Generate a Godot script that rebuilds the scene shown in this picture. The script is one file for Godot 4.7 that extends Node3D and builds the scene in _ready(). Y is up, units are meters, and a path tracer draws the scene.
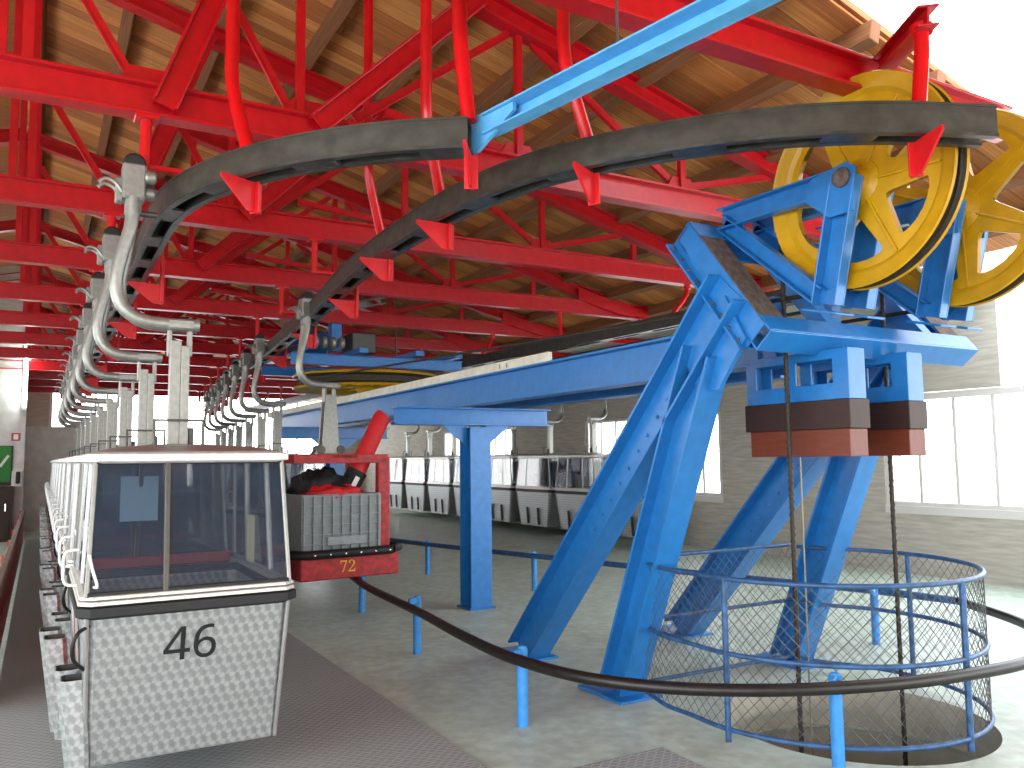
extends Node3D
# Hall of a gondola lift station. Axes: -Z runs down the hall, +X to the window wall, Y up, metres.

var used := {}
var M := {}
var TEX := {}

# ------------------------------------------------------------------ mesh builder
class MB:
	var v := PackedVector3Array()
	var n := PackedVector3Array()
	var t := PackedVector2Array()
	func tri(a: Vector3, b: Vector3, c: Vector3, na: Vector3, nb: Vector3, nc: Vector3, ua := Vector2.ZERO, ub := Vector2.ZERO, uc := Vector2.ZERO) -> void:
		if (b - a).cross(c - a).dot(na + nb + nc) > 0.0:
			v.append_array([a, c, b]); n.append_array([na, nc, nb]); t.append_array([ua, uc, ub])
		else:
			v.append_array([a, b, c]); n.append_array([na, nb, nc]); t.append_array([ua, ub, uc])
	func quad(a: Vector3, b: Vector3, c: Vector3, d: Vector3, nn: Vector3, ua := Vector2.ZERO, ub := Vector2.ZERO, uc := Vector2.ZERO, ud := Vector2.ZERO) -> void:
		tri(a, b, c, nn, nn, nn, ua, ub, uc)
		tri(a, c, d, nn, nn, nn, ua, uc, ud)
	func squad(a: Vector3, b: Vector3, c: Vector3, d: Vector3, na: Vector3, nb: Vector3, nc: Vector3, nd: Vector3, ua := Vector2.ZERO, ub := Vector2.ZERO, uc := Vector2.ZERO, ud := Vector2.ZERO) -> void:
		tri(a, b, c, na, nb, nc, ua, ub, uc)
		tri(a, c, d, na, nc, nd, ua, uc, ud)
	# flat convex/simple polygon, normal from given direction, uv by axes
	func face(p: Array, nn: Vector3) -> void:
		for i in range(1, p.size() - 1):
			tri(p[0], p[i], p[i + 1], nn, nn, nn)
	# chamfered box in a basis
	func box(c: Vector3, size: Vector3, b := Basis.IDENTITY, ch := 0.004) -> void:
		var h := size * 0.5
		ch = minf(ch, minf(h.x, minf(h.y, h.z)) * 0.5)
		for ax in 3:
			var u := (ax + 1) % 3
			var w := (ax + 2) % 3
			if w == 0:
				u = 0; w = 1 if ax == 2 else 2
			if ax == 1:
				u = 0; w = 2
			for s in [-1.0, 1.0]:
				var pts := []
				var uvs := []
				for q in [[-1, -1], [1, -1], [1, 1], [-1, 1]]:
					var p := Vector3.ZERO
					p[ax] = h[ax] * s
					p[u] = (h[u] - ch) * q[0]
					p[w] = (h[w] - ch) * q[1]
					pts.append(c + b * p)
					uvs.append(Vector2(p[u], p[w]))
				var nn := Vector3.ZERO
				nn[ax] = s
				nn = b * nn
				quad(pts[0], pts[1], pts[2], pts[3], nn, uvs[0], uvs[1], uvs[2], uvs[3])
		if ch <= 0.0:
			return
		for ax in 3:
			var u := (ax + 1) % 3
			var w := (ax + 2) % 3
			for su in [-1.0, 1.0]:
				for sw in [-1.0, 1.0]:
					var pts := []
					for q in [[-1, 0], [1, 0], [1, 1], [-1, 1]]:
						var p := Vector3.ZERO
						p[ax] = (h[ax] - ch) * q[0]
						p[u] = (h[u] - (ch if q[1] == 1 else 0.0)) * su
						p[w] = (h[w] - (0.0 if q[1] == 1 else ch)) * sw
						pts.append(c + b * p)
					var nn := Vector3.ZERO
					nn[u] = su
					nn[w] = sw
					quad(pts[0], pts[1], pts[2], pts[3], (b * nn).normalized())
		for sx in [-1.0, 1.0]:
			for sy in [-1.0, 1.0]:
				for sz in [-1.0, 1.0]:
					var sg := Vector3(sx, sy, sz)
					var k := (h - Vector3.ONE * ch) * sg
					var pa: Vector3 = c + b * Vector3(h.x * sx, k.y, k.z)
					var pb: Vector3 = c + b * Vector3(k.x, h.y * sy, k.z)
					var pc: Vector3 = c + b * Vector3(k.x, k.y, h.z * sz)
					var nn := (b * sg).normalized()
					tri(pa, pb, pc, nn, nn, nn)
	# bar between two points: width across, height along "up"
	func bar(p0: Vector3, p1: Vector3, w: float, h: float, up := Vector3.UP, ch := 0.004) -> void:
		var d := (p1 - p0)
		var l := d.length()
		d /= l
		var zz := d.cross(up)
		if zz.length() < 0.01:
			zz = d.cross(Vector3.RIGHT)
		zz = zz.normalized()
		var yy := zz.cross(d).normalized()
		box((p0 + p1) * 0.5, Vector3(l, h, w), Basis(d, yy, zz), ch)
	# I beam: h along up, w flange width
	func ibeam(p0: Vector3, p1: Vector3, h: float, w: float, up := Vector3.UP, tf := 0.014, tw := 0.01) -> void:
		var d := (p1 - p0).normalized()
		var zz := d.cross(up).normalized()
		var yy := zz.cross(d).normalized()
		bar(p0 + yy * (h * 0.5 - tf * 0.5), p1 + yy * (h * 0.5 - tf * 0.5), w, tf, yy, 0.003)
		bar(p0 - yy * (h * 0.5 - tf * 0.5), p1 - yy * (h * 0.5 - tf * 0.5), w, tf, yy, 0.003)
		bar(p0, p1, tw, h - tf * 2.0, yy, 0.0)
	# U channel: web on the -side*zz, flanges pointing to +side*zz
	func channel(p0: Vector3, p1: Vector3, h: float, w: float, up := Vector3.UP, side := 1.0, th := 0.012) -> void:
		var d := (p1 - p0).normalized()
		var zz := d.cross(up).normalized()
		var yy := zz.cross(d).normalized()
		var o := -zz * side * (w * 0.5 - th * 0.5)
		bar(p0 + o, p1 + o, th, h, yy, 0.003)
		for s in [-1.0, 1.0]:
			var q: Vector3 = yy * s * (h * 0.5 - th * 0.5) + zz * side * th * 0.5
			bar(p0 + q, p1 + q, w - th, th, yy, 0.003)
	func tube(path: Array, r: float, seg := 10, cap := true, r2 := -1.0) -> void:
		var m := path.size()
		var rings := []
		var nors := []
		var prev := Vector3.ZERO
		for i in m:
			var d: Vector3
			if i == 0: d = path[1] - path[0]
			elif i == m - 1: d = path[m - 1] - path[m - 2]
			else: d = (path[i + 1] - path[i]).normalized() + (path[i] - path[i - 1]).normalized()
			d = d.normalized()
			var a: Vector3
			if prev == Vector3.ZERO:
				a = d.cross(Vector3.UP)
				if a.length() < 0.1: a = d.cross(Vector3.RIGHT)
			else:
				a = prev - d * prev.dot(d)
			a = a.normalized()
			prev = a
			var bb := d.cross(a).normalized()
			var rr := r if r2 < 0.0 else lerpf(r, r2, float(i) / (m - 1))
			var ring := []
			var nr := []
			for k in seg:
				var an := TAU * k / seg
				var nn := a * cos(an) + bb * sin(an)
				ring.append(path[i] + nn * rr)
				nr.append(nn)
			rings.append(ring)
			nors.append(nr)
		for i in m - 1:
			for k in seg:
				var k2 := (k + 1) % seg
				squad(rings[i][k], rings[i][k2], rings[i + 1][k2], rings[i + 1][k], nors[i][k], nors[i][k2], nors[i + 1][k2], nors[i + 1][k])
		if cap:
			var d0: Vector3 = (path[0] - path[1]).normalized()
			var d1: Vector3 = (path[m - 1] - path[m - 2]).normalized()
			for k in seg:
				var k2 := (k + 1) % seg
				tri(path[0], rings[0][k], rings[0][k2], d0, d0, d0)
				tri(path[m - 1], rings[m - 1][k], rings[m - 1][k2], d1, d1, d1)
	# lathe about an axis through c: profile of (radius, offset along axis)
	func lathe(c: Vector3, axis: Vector3, prof: Array, seg := 40, closed := false) -> void:
		var a := axis.cross(Vector3(0.31, 0.87, 0.21)).normalized()
		var bb := axis.cross(a).normalized()
		var cnt := prof.size() if closed else prof.size() - 1
		for i in cnt:
			var p: Vector2 = prof[i]
			var q: Vector2 = prof[(i + 1) % prof.size()]
			var e := q - p
			if e.length() < 1e-6: continue
			var nn2 := Vector2(e.y, -e.x).normalized()   # (radial, axial)
			for k in seg:
				var d0 := a * cos(TAU * k / seg) + bb * sin(TAU * k / seg)
				var d1 := a * cos(TAU * (k + 1) / seg) + bb * sin(TAU * (k + 1) / seg)
				var n0 := d0 * nn2.x + axis * nn2.y
				var n1 := d1 * nn2.x + axis * nn2.y
				squad(c + d0 * p.x + axis * p.y, c + d1 * p.x + axis * p.y, c + d1 * q.x + axis * q.y, c + d0 * q.x + axis * q.y, n0, n1, n1, n0)
	# extruded polygon (points in plane spanned by ux, uy), thickness along uz
	func prism(poly: PackedVector2Array, o: Vector3, ux: Vector3, uy: Vector3, th: float) -> void:
		var uz := ux.cross(uy).normalized()
		var idx := Geometry2D.triangulate_polygon(poly)
		for s in [-0.5, 0.5]:
			for i in range(0, idx.size(), 3):
				var q := []
				for j in 3:
					var p: Vector2 = poly[idx[i + j]]
					q.append(o + ux * p.x + uy * p.y + uz * th * s)
				var nn: Vector3 = uz * signf(s)
				tri(q[0], q[1], q[2], nn, nn, nn, poly[idx[i]], poly[idx[i + 1]], poly[idx[i + 2]])
		var cw := Geometry2D.is_polygon_clockwise(poly)
		for i in poly.size():
			var p: Vector2 = poly[i]
			var r: Vector2 = poly[(i + 1) % poly.size()]
			var e := (r - p).normalized()
			var n2 := Vector2(e.y, -e.x)
			if cw: n2 = -n2
			var nn := ux * n2.x + uy * n2.y
			var a := o + ux * p.x + uy * p.y
			var b := o + ux * r.x + uy * r.y
			quad(a - uz * th * 0.5, b - uz * th * 0.5, b + uz * th * 0.5, a + uz * th * 0.5, nn)
	func inside_out() -> void:
		for i in range(0, v.size(), 3):
			var p := v[i + 1]
			v[i + 1] = v[i + 2]
			v[i + 2] = p
		for i in n.size(): n[i] = -n[i]
	func mesh() -> ArrayMesh:
		var arr := []
		arr.resize(Mesh.ARRAY_MAX)
		arr[Mesh.ARRAY_VERTEX] = v
		arr[Mesh.ARRAY_NORMAL] = n
		arr[Mesh.ARRAY_TEX_UV] = t
		var m := ArrayMesh.new()
		m.add_surface_from_arrays(Mesh.PRIMITIVE_TRIANGLES, arr)
		return m

func build(mb: MB, called: String, mat: Material, parent: Node = null) -> MeshInstance3D:
	return inst(mb.mesh(), called, mat, parent)

func inst(mesh: Mesh, called: String, mat: Material, parent: Node = null, where := Transform3D.IDENTITY) -> MeshInstance3D:
	var o := MeshInstance3D.new()
	o.mesh = mesh
	o.material_override = mat
	o.cast_shadow = GeometryInstance3D.SHADOW_CASTING_SETTING_ON
	o.transform = where
	if parent == null:
		o.name = numbered(called)
		add_child(o)
	else:
		o.name = called
		parent.add_child(o, true)
	return o

func numbered(s: String) -> String:
	var k: int = used.get(s, 0)
	used[s] = k + 1
	return s if k == 0 else "%s_%03d" % [s, k]

func thing(called: String, label: String, category: String, at := Vector3.ZERO, turn := 0.0, group := "") -> Node3D:
	var o := Node3D.new()
	o.name = numbered(called)
	add_child(o)
	o.position = at
	o.rotation.y = turn
	tag(o, label, category, group)
	return o

func tag(o: Node, label: String, category: String, group := "", kind := "") -> void:
	if label != "": o.set_meta("label", label)
	if category != "": o.set_meta("category", category)
	if group != "": o.set_meta("group", group)
	if kind != "": o.set_meta("kind", kind)

func struct(mb: MB, called: String, mat: Material, label := "") -> MeshInstance3D:
	var o := MeshInstance3D.new()
	o.mesh = mb.mesh()
	o.material_override = mat
	o.name = called
	add_child(o)
	o.set_meta("kind", "structure")
	if label != "": o.set_meta("label", label)
	return o

func copy(o: Node3D, label: String, at: Vector3, turn: float, group := "") -> Node3D:
	var c: Node3D = o.duplicate()
	var base := String(o.name)
	c.name = numbered(base)
	add_child(c)
	c.position = at
	c.rotation.y = turn
	c.set_meta("label", label)
	if group != "": c.set_meta("group", group)
	return c

func smooth_path(pts: Array, step := 0.15) -> Array:
	var c := Curve3D.new()
	for i in pts.size():
		var p: Vector3 = pts[i]
		var a: Vector3 = pts[max(i - 1, 0)]
		var b: Vector3 = pts[min(i + 1, pts.size() - 1)]
		var tn := (b - a).normalized()
		var li := p.distance_to(a) / 3.0
		var lo := p.distance_to(b) / 3.0
		c.add_point(p, -tn * li, tn * lo)
	c.bake_interval = step * 0.25
	var l := c.get_baked_length()
	var k := int(ceil(l / step))
	var out := []
	for i in k + 1:
		out.append(c.sample_baked(l * i / k, true))
	return out

# ------------------------------------------------------------------ textures and materials
func noise_tex(key: String, w: int, h: int, fx: float, fy: float, lo: Color, hi: Color, seed_: int, gain := 1.0, octs := 4) -> ImageTexture:
	if TEX.has(key): return TEX[key]
	var f := FastNoiseLite.new()
	f.seed = seed_
	f.noise_type = FastNoiseLite.TYPE_SIMPLEX_SMOOTH
	f.frequency = 1.0
	f.fractal_type = FastNoiseLite.FRACTAL_FBM
	f.fractal_octaves = octs
	var img := Image.create(w, h, true, Image.FORMAT_RGB8)
	# tileable by sampling on a torus in 4D is heavy; blend the borders instead
	for y in h:
		for x in w:
			var a := f.get_noise_2d(x * fx / w, y * fy / h)
			var b := f.get_noise_2d((x - w) * fx / w, y * fy / h)
			var tx := smoothstep(0.8, 1.0, float(x) / w)
			var k := lerpf(a, b, tx)
			var ty := smoothstep(0.8, 1.0, float(y) / h)
			if ty > 0.0:
				var a2 := f.get_noise_2d(x * fx / w, (y - h) * fy / h)
				var b2 := f.get_noise_2d((x - w) * fx / w, (y - h) * fy / h)
				k = lerpf(k, lerpf(a2, b2, tx), ty)
			img.set_pixel(x, y, lo.lerp(hi, clampf(0.5 + k * gain, 0.0, 1.0)))
	img.generate_mipmaps()
	TEX[key] = ImageTexture.create_from_image(img)
	return TEX[key]

func paint(col: Color, rough: float, metal := 0.0, tex: Texture2D = null, sc := 1.0, spec := 0.5) -> StandardMaterial3D:
	var m := StandardMaterial3D.new()
	m.albedo_color = col
	m.roughness = rough
	m.metallic = metal
	m.metallic_specular = spec
	if tex:
		m.albedo_texture = tex
		m.uv1_triplanar = true
		m.uv1_world_triplanar = true
		m.uv1_scale = Vector3.ONE * sc
	return m

func make_materials() -> void:
	var mott := noise_tex("mottle", 256, 256, 6, 6, Color(0.90, 0.90, 0.90), Color(1, 1, 1), 3, 0.9)
	var grime := noise_tex("grime", 512, 512, 7, 7, Color(0.70, 0.67, 0.63), Color(1, 1, 1), 8, 1.1, 5)
	M.red = paint(Color(0.72, 0.018, 0.07), 0.33, 0, mott, 1.3)
	M.red_pipe = paint(Color(0.78, 0.035, 0.07), 0.28, 0, mott, 1.1)
	M.red_fin = paint(Color(0.80, 0.06, 0.09), 0.45, 0, mott, 1.4)
	M.blue = paint(Color(0.14, 0.46, 0.73), 0.36, 0, mott, 1.2)
	M.blue_light = paint(Color(0.36, 0.66, 0.86), 0.3, 0, mott, 1.2)
	M.blue_post = paint(Color(0.22, 0.56, 0.84), 0.38, 0, mott, 2.0)
	M.dusty = paint(Color(0.42, 0.37, 0.34), 0.9, 0, grime, 2.5)
	M.yellow = paint(Color(0.77, 0.585, 0.04), 0.38, 0, mott, 0.9)
	M.groove = paint(Color(0.23, 0.20, 0.13), 0.7, 0, grime, 3.0)
	M.rail = paint(Color(0.255, 0.25, 0.215), 0.5, 0.25, grime, 1.1)
	M.rail_flange = paint(Color(0.30, 0.30, 0.28), 0.36, 0.45, grime, 1.4)
	M.steel = paint(Color(0.60, 0.60, 0.57), 0.40, 0.55, mott, 3.0)
	M.steel_dark = paint(Color(0.34, 0.33, 0.31), 0.45, 0.6, mott, 3.0)
	M.chrome = paint(Color(0.80, 0.80, 0.78), 0.16, 0.95)
	M.alu = paint(Color(0.72, 0.72, 0.71), 0.35, 0.7, mott, 2.0)
	M.alu_rim = paint(Color(0.86, 0.85, 0.82), 0.35, 0.25, mott, 2.0)
	M.black = paint(Color(0.045, 0.045, 0.05), 0.55)
	M.rubber = paint(Color(0.07, 0.068, 0.066), 0.6, 0, mott, 4.0)
	M.bumper_tube = paint(Color(0.13, 0.115, 0.105), 0.42, 0.1, grime, 2.0)
	M.white = paint(Color(0.88, 0.87, 0.85), 0.5, 0, mott, 1.0)
	M.white_frame = paint(Color(0.82, 0.81, 0.79), 0.45)
	M.white_wall = paint(Color(0.82, 0.80, 0.78), 0.85, 0, mott, 0.5)
	M.handle = paint(Color(0.9, 0.9, 0.88), 0.3)
	M.seat = paint(Color(0.62, 0.06, 0.07), 0.55, 0, mott, 2.0)
	M.paper = paint(Color(0.55, 0.68, 0.78), 0.9)
	M.paper_cream = paint(Color(0.80, 0.80, 0.66), 0.9)
	M.ink = paint(Color(0.05, 0.05, 0.06), 0.6)
	M.yellow_ink = paint(Color(0.85, 0.65, 0.08), 0.6)
	M.crate = paint(Color(0.50, 0.53, 0.53), 0.5, 0, mott, 1.5)
	M.crate_rib = paint(Color(0.55, 0.58, 0.58), 0.5, 0, mott, 1.5)
	M.bag_red = paint(Color(0.78, 0.05, 0.08), 0.6, 0, mott, 3.0)
	M.bag_black = paint(Color(0.05, 0.05, 0.055), 0.7, 0, mott, 3.0)
	M.green_sign = paint(Color(0.02, 0.45, 0.10), 0.5)
	M.door_wood = paint(Color(0.20, 0.12, 0.08), 0.6, 0, mott, 2.0)
	M.rope = paint(Color(0.22, 0.19, 0.15), 0.6, 0.3, grime, 6.0)
	M.rope_thin = paint(Color(0.50, 0.48, 0.42), 0.5, 0.4)
	M.fence = paint(Color(0.21, 0.40, 0.62), 0.45, 0, grime, 2.0)
	M.wire = paint(Color(0.36, 0.37, 0.38), 0.4, 0.6)
	M.cream_strip = paint(Color(0.90, 0.88, 0.80), 0.6, 0, mott, 0.7)
	M.tray_red = paint(Color(0.72, 0.07, 0.09), 0.5, 0, grime, 1.6)
	# concrete
	var conc := noise_tex("concrete", 1024, 1024, 9, 9, Color(0.83, 0.83, 0.81), Color(0.91, 0.91, 0.89), 21, 0.9, 6)
	M.floor = paint(Color(0.83, 0.90, 0.86), 0.45, 0, conc, 0.23)
	var fn := noise_tex("floor_detail", 512, 512, 30, 30, Color(0.90, 0.895, 0.88), Color(1, 1, 1), 33, 1.1, 5)
	M.floor.detail_enabled = true
	M.floor.detail_blend_mode = BaseMaterial3D.BLEND_MODE_MUL
	M.floor.detail_albedo = fn
	var board := noise_tex("board_marks", 512, 512, 4, 40, Color(0.76, 0.745, 0.72), Color(0.86, 0.85, 0.82), 45, 1.0, 5)
	M.concrete_wall = paint(Color(0.86, 0.85, 0.82), 0.85, 0, board, 0.42)
	M.pit_wall = paint(Color(0.74, 0.73, 0.68), 0.9, 0, conc, 0.5)
	# woven rubber mat: rows of small zig-zag ridges
	var w := 64
	var bump := Image.create(w, w, false, Image.FORMAT_RGB8)
	var matt := Image.create(w, w, true, Image.FORMAT_RGB8)
	for y in w:
		for x in w:
			var row := int(y / 16.0)
			var ph: float = fposmod(x + 16.0 * (row % 2), 32.0) / 32.0
			var ridge: float = absf(ph - 0.5) * 2.0
			var yy: float = fposmod(float(y), 16.0) / 16.0
			var hgt := clampf(1.0 - absf(yy - 0.25 - 0.5 * ridge) * 3.6, 0.0, 1.0)
			bump.set_pixel(x, y, Color(hgt, hgt, hgt))
			matt.set_pixel(x, y, Color(0.76, 0.76, 0.75).lerp(Color(1, 1, 1), hgt))
	bump.bump_map_to_normal_map(4.0)
	bump.generate_mipmaps()
	matt.generate_mipmaps()
	M.mat = paint(Color(0.69, 0.71, 0.70), 0.6, 0, ImageTexture.create_from_image(matt), 8.0)
	M.mat.normal_enabled = true
	M.mat.normal_texture = ImageTexture.create_from_image(bump)
	M.mat.normal_scale = 0.5
	# engine-turned aluminium: rows of overlapping burnished discs, each with fine circular scratches
	var s := 256
	var turned := Image.create(s, s, true, Image.FORMAT_RGB8)
	var tb := Image.create(s, s, false, Image.FORMAT_RGB8)
	var cell := 64.0
	for y in s:
		for x in s:
			var col := 0.0
			var hh := 0.5
			# later discs overlap earlier ones
			for j in range(-1, 2):
				for i in range(-1, 2):
					var gy: float = floorf(y / cell) + j
					var off: float = 0.5 * cell * fposmod(gy, 2.0)
					var gx: float = floorf((x - off) / cell) + i
					var cx := (gx + 0.5) * cell + off
					var cyy := (gy + 0.5) * cell
					var d := Vector2(x - cx, y - cyy)
					var r := d.length()
					if r < cell * 0.62:
						var an := d.angle()
						col = 0.5 + 0.5 * cos(2.0 * an + 0.9)
						hh = 0.5 + 0.5 * sin(r * 1.15)
			var c := lerpf(0.78, 1.0, col)
			turned.set_pixel(x, y, Color(c, c, c))
			tb.set_pixel(x, y, Color(hh, hh, hh))
	tb.bump_map_to_normal_map(1.2)
	tb.generate_mipmaps()
	turned.generate_mipmaps()
	M.turned = paint(Color(0.71, 0.725, 0.72), 0.42, 0.55)
	M.turned.albedo_texture = ImageTexture.create_from_image(turned)
	M.turned.normal_enabled = true
	M.turned.normal_texture = ImageTexture.create_from_image(tb)
	M.turned.normal_scale = 0.35
	M.turned.uv1_triplanar = true
	M.turned.uv1_scale = Vector3.ONE * 5.0
	# timber
	M.boards = []
	var grain := noise_tex("grain", 512, 512, 3, 46, Color(0.76, 0.68, 0.60), Color(1, 1, 1), 57, 1.0, 5)
	var tones := [Color(0.80, 0.53, 0.28), Color(0.85, 0.58, 0.31), Color(0.76, 0.48, 0.24), Color(0.88, 0.62, 0.35), Color(0.70, 0.44, 0.22), Color(0.84, 0.55, 0.27)]
	for i in tones.size():
		var b := paint(tones[i], 0.75)
		b.albedo_texture = grain
		b.uv1_scale = Vector3(0.35, 2.2, 1)
		b.uv1_offset = Vector3(0.17 * i, 0.31 * i, 0)
		M.boards.append(b)
	M.purlin = paint(Color(0.55, 0.36, 0.21), 0.8)
	M.purlin.albedo_texture = grain
	M.purlin.uv1_scale = Vector3(0.4, 2.5, 1)
	M.buffer_old = paint(Color(0.22, 0.13, 0.10), 0.6)
	M.buffer_old.albedo_texture = grain
	M.buffer_old.uv1_scale = Vector3(1.2, 5, 1)
	M.buffer_new = paint(Color(0.47, 0.22, 0.115), 0.5)
	M.buffer_new.albedo_texture = grain
	M.buffer_new.uv1_scale = Vector3(1.2, 5, 1)
	M.bench_wood = paint(Color(0.46, 0.36, 0.27), 0.6)
	M.bench_wood.albedo_texture = grain
	# glass
	var g := StandardMaterial3D.new()
	g.transparency = BaseMaterial3D.TRANSPARENCY_ALPHA
	g.albedo_color = Color(0.09, 0.17, 0.26, 0.30)
	g.roughness = 0.04
	M.glass = g
	var wg := StandardMaterial3D.new()
	wg.transparency = BaseMaterial3D.TRANSPARENCY_ALPHA
	wg.albedo_color = Color(0.95, 0.97, 0.97, 0.06)
	wg.roughness = 0.03
	M.window_glass = wg
	var e := StandardMaterial3D.new()
	e.albedo_color = Color(1, 1, 1)
	e.emission_enabled = true
	e.emission = Color(0.93, 1.0, 0.96)
	e.emission_energy_multiplier = 2.0
	M.tube_light = e

# ------------------------------------------------------------------ scene
const RAIL_Y := 3.165
const TRUSS_Z0 := -2.975
const TRUSS_STEP := 2.255
const CHORD_Y := 3.70
const ORD := ["first", "second", "third", "fourth", "fifth", "sixth", "seventh", "eighth", "ninth", "tenth", "eleventh", "twelfth"]

func roof_y(x: float) -> float:    # upper edge of the top chords
	return 4.60 - 0.265 * (x - 4.68) if x > -0.3 else 4.60 + 0.265 * 4.98 - 0.265 * (-0.3 - x)

func rail2_x(z: float) -> float:
	return 2.28 + 0.1 * (-7.0 - z)

func _ready() -> void:
	set_camera_and_light()
	make_materials()
	build_shell()
	build_ceiling()
	build_trusses()
	build_rails()
	build_tower()
	build_sheaves_and_ropes()
	build_pit_fence()
	build_guide_rail()
	build_track_beams()
	build_drive()
	build_cabins()
	build_service_carrier()
	build_left_side()

func set_camera_and_light() -> void:
	var cam := Camera3D.new()
	cam.name = "camera"
	var r := Vector3(0.8692790769407187, -0.01032078602983624, 0.4942138886846649)
	var u := Vector3(-0.03517658816152428, 0.9959558518791966, 0.08267132969112344)
	var f := Vector3(0.4930684476200099, 0.08924921558932747, -0.8654005335555804)
	cam.transform = Transform3D(Basis(r, u, -f).orthonormalized(), Vector3(0, 1.65, 0))
	cam.fov = 49.8136
	cam.near = 0.05
	cam.far = 400.0
	add_child(cam)
	cam.current = true
	# overcast winter daylight over snow
	var sm := ProceduralSkyMaterial.new()
	sm.sky_top_color = Color(0.93, 0.96, 1.0)
	sm.sky_horizon_color = Color(1, 1, 1)
	sm.ground_horizon_color = Color(1, 1, 1)
	sm.ground_bottom_color = Color(0.92, 0.94, 0.96)
	sm.sky_energy_multiplier = 1.0
	sm.ground_energy_multiplier = 1.0
	var sky := Sky.new()
	sky.sky_material = sm
	var env := Environment.new()
	env.background_mode = Environment.BG_SKY
	env.sky = sky
	env.background_energy_multiplier = 7.5
	env.tonemap_mode = Environment.TONE_MAPPER_LINEAR
	env.tonemap_exposure = 1.07
	env.sdfgi_enabled = true
	env.ssao_enabled = true
	env.ssil_enabled = true
	var we := WorldEnvironment.new()
	we.name = "world_environment"
	we.environment = env
	add_child(we)

const PIT := Vector3(4.5, 0, -3.6)
const PIT_R := 0.80

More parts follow.
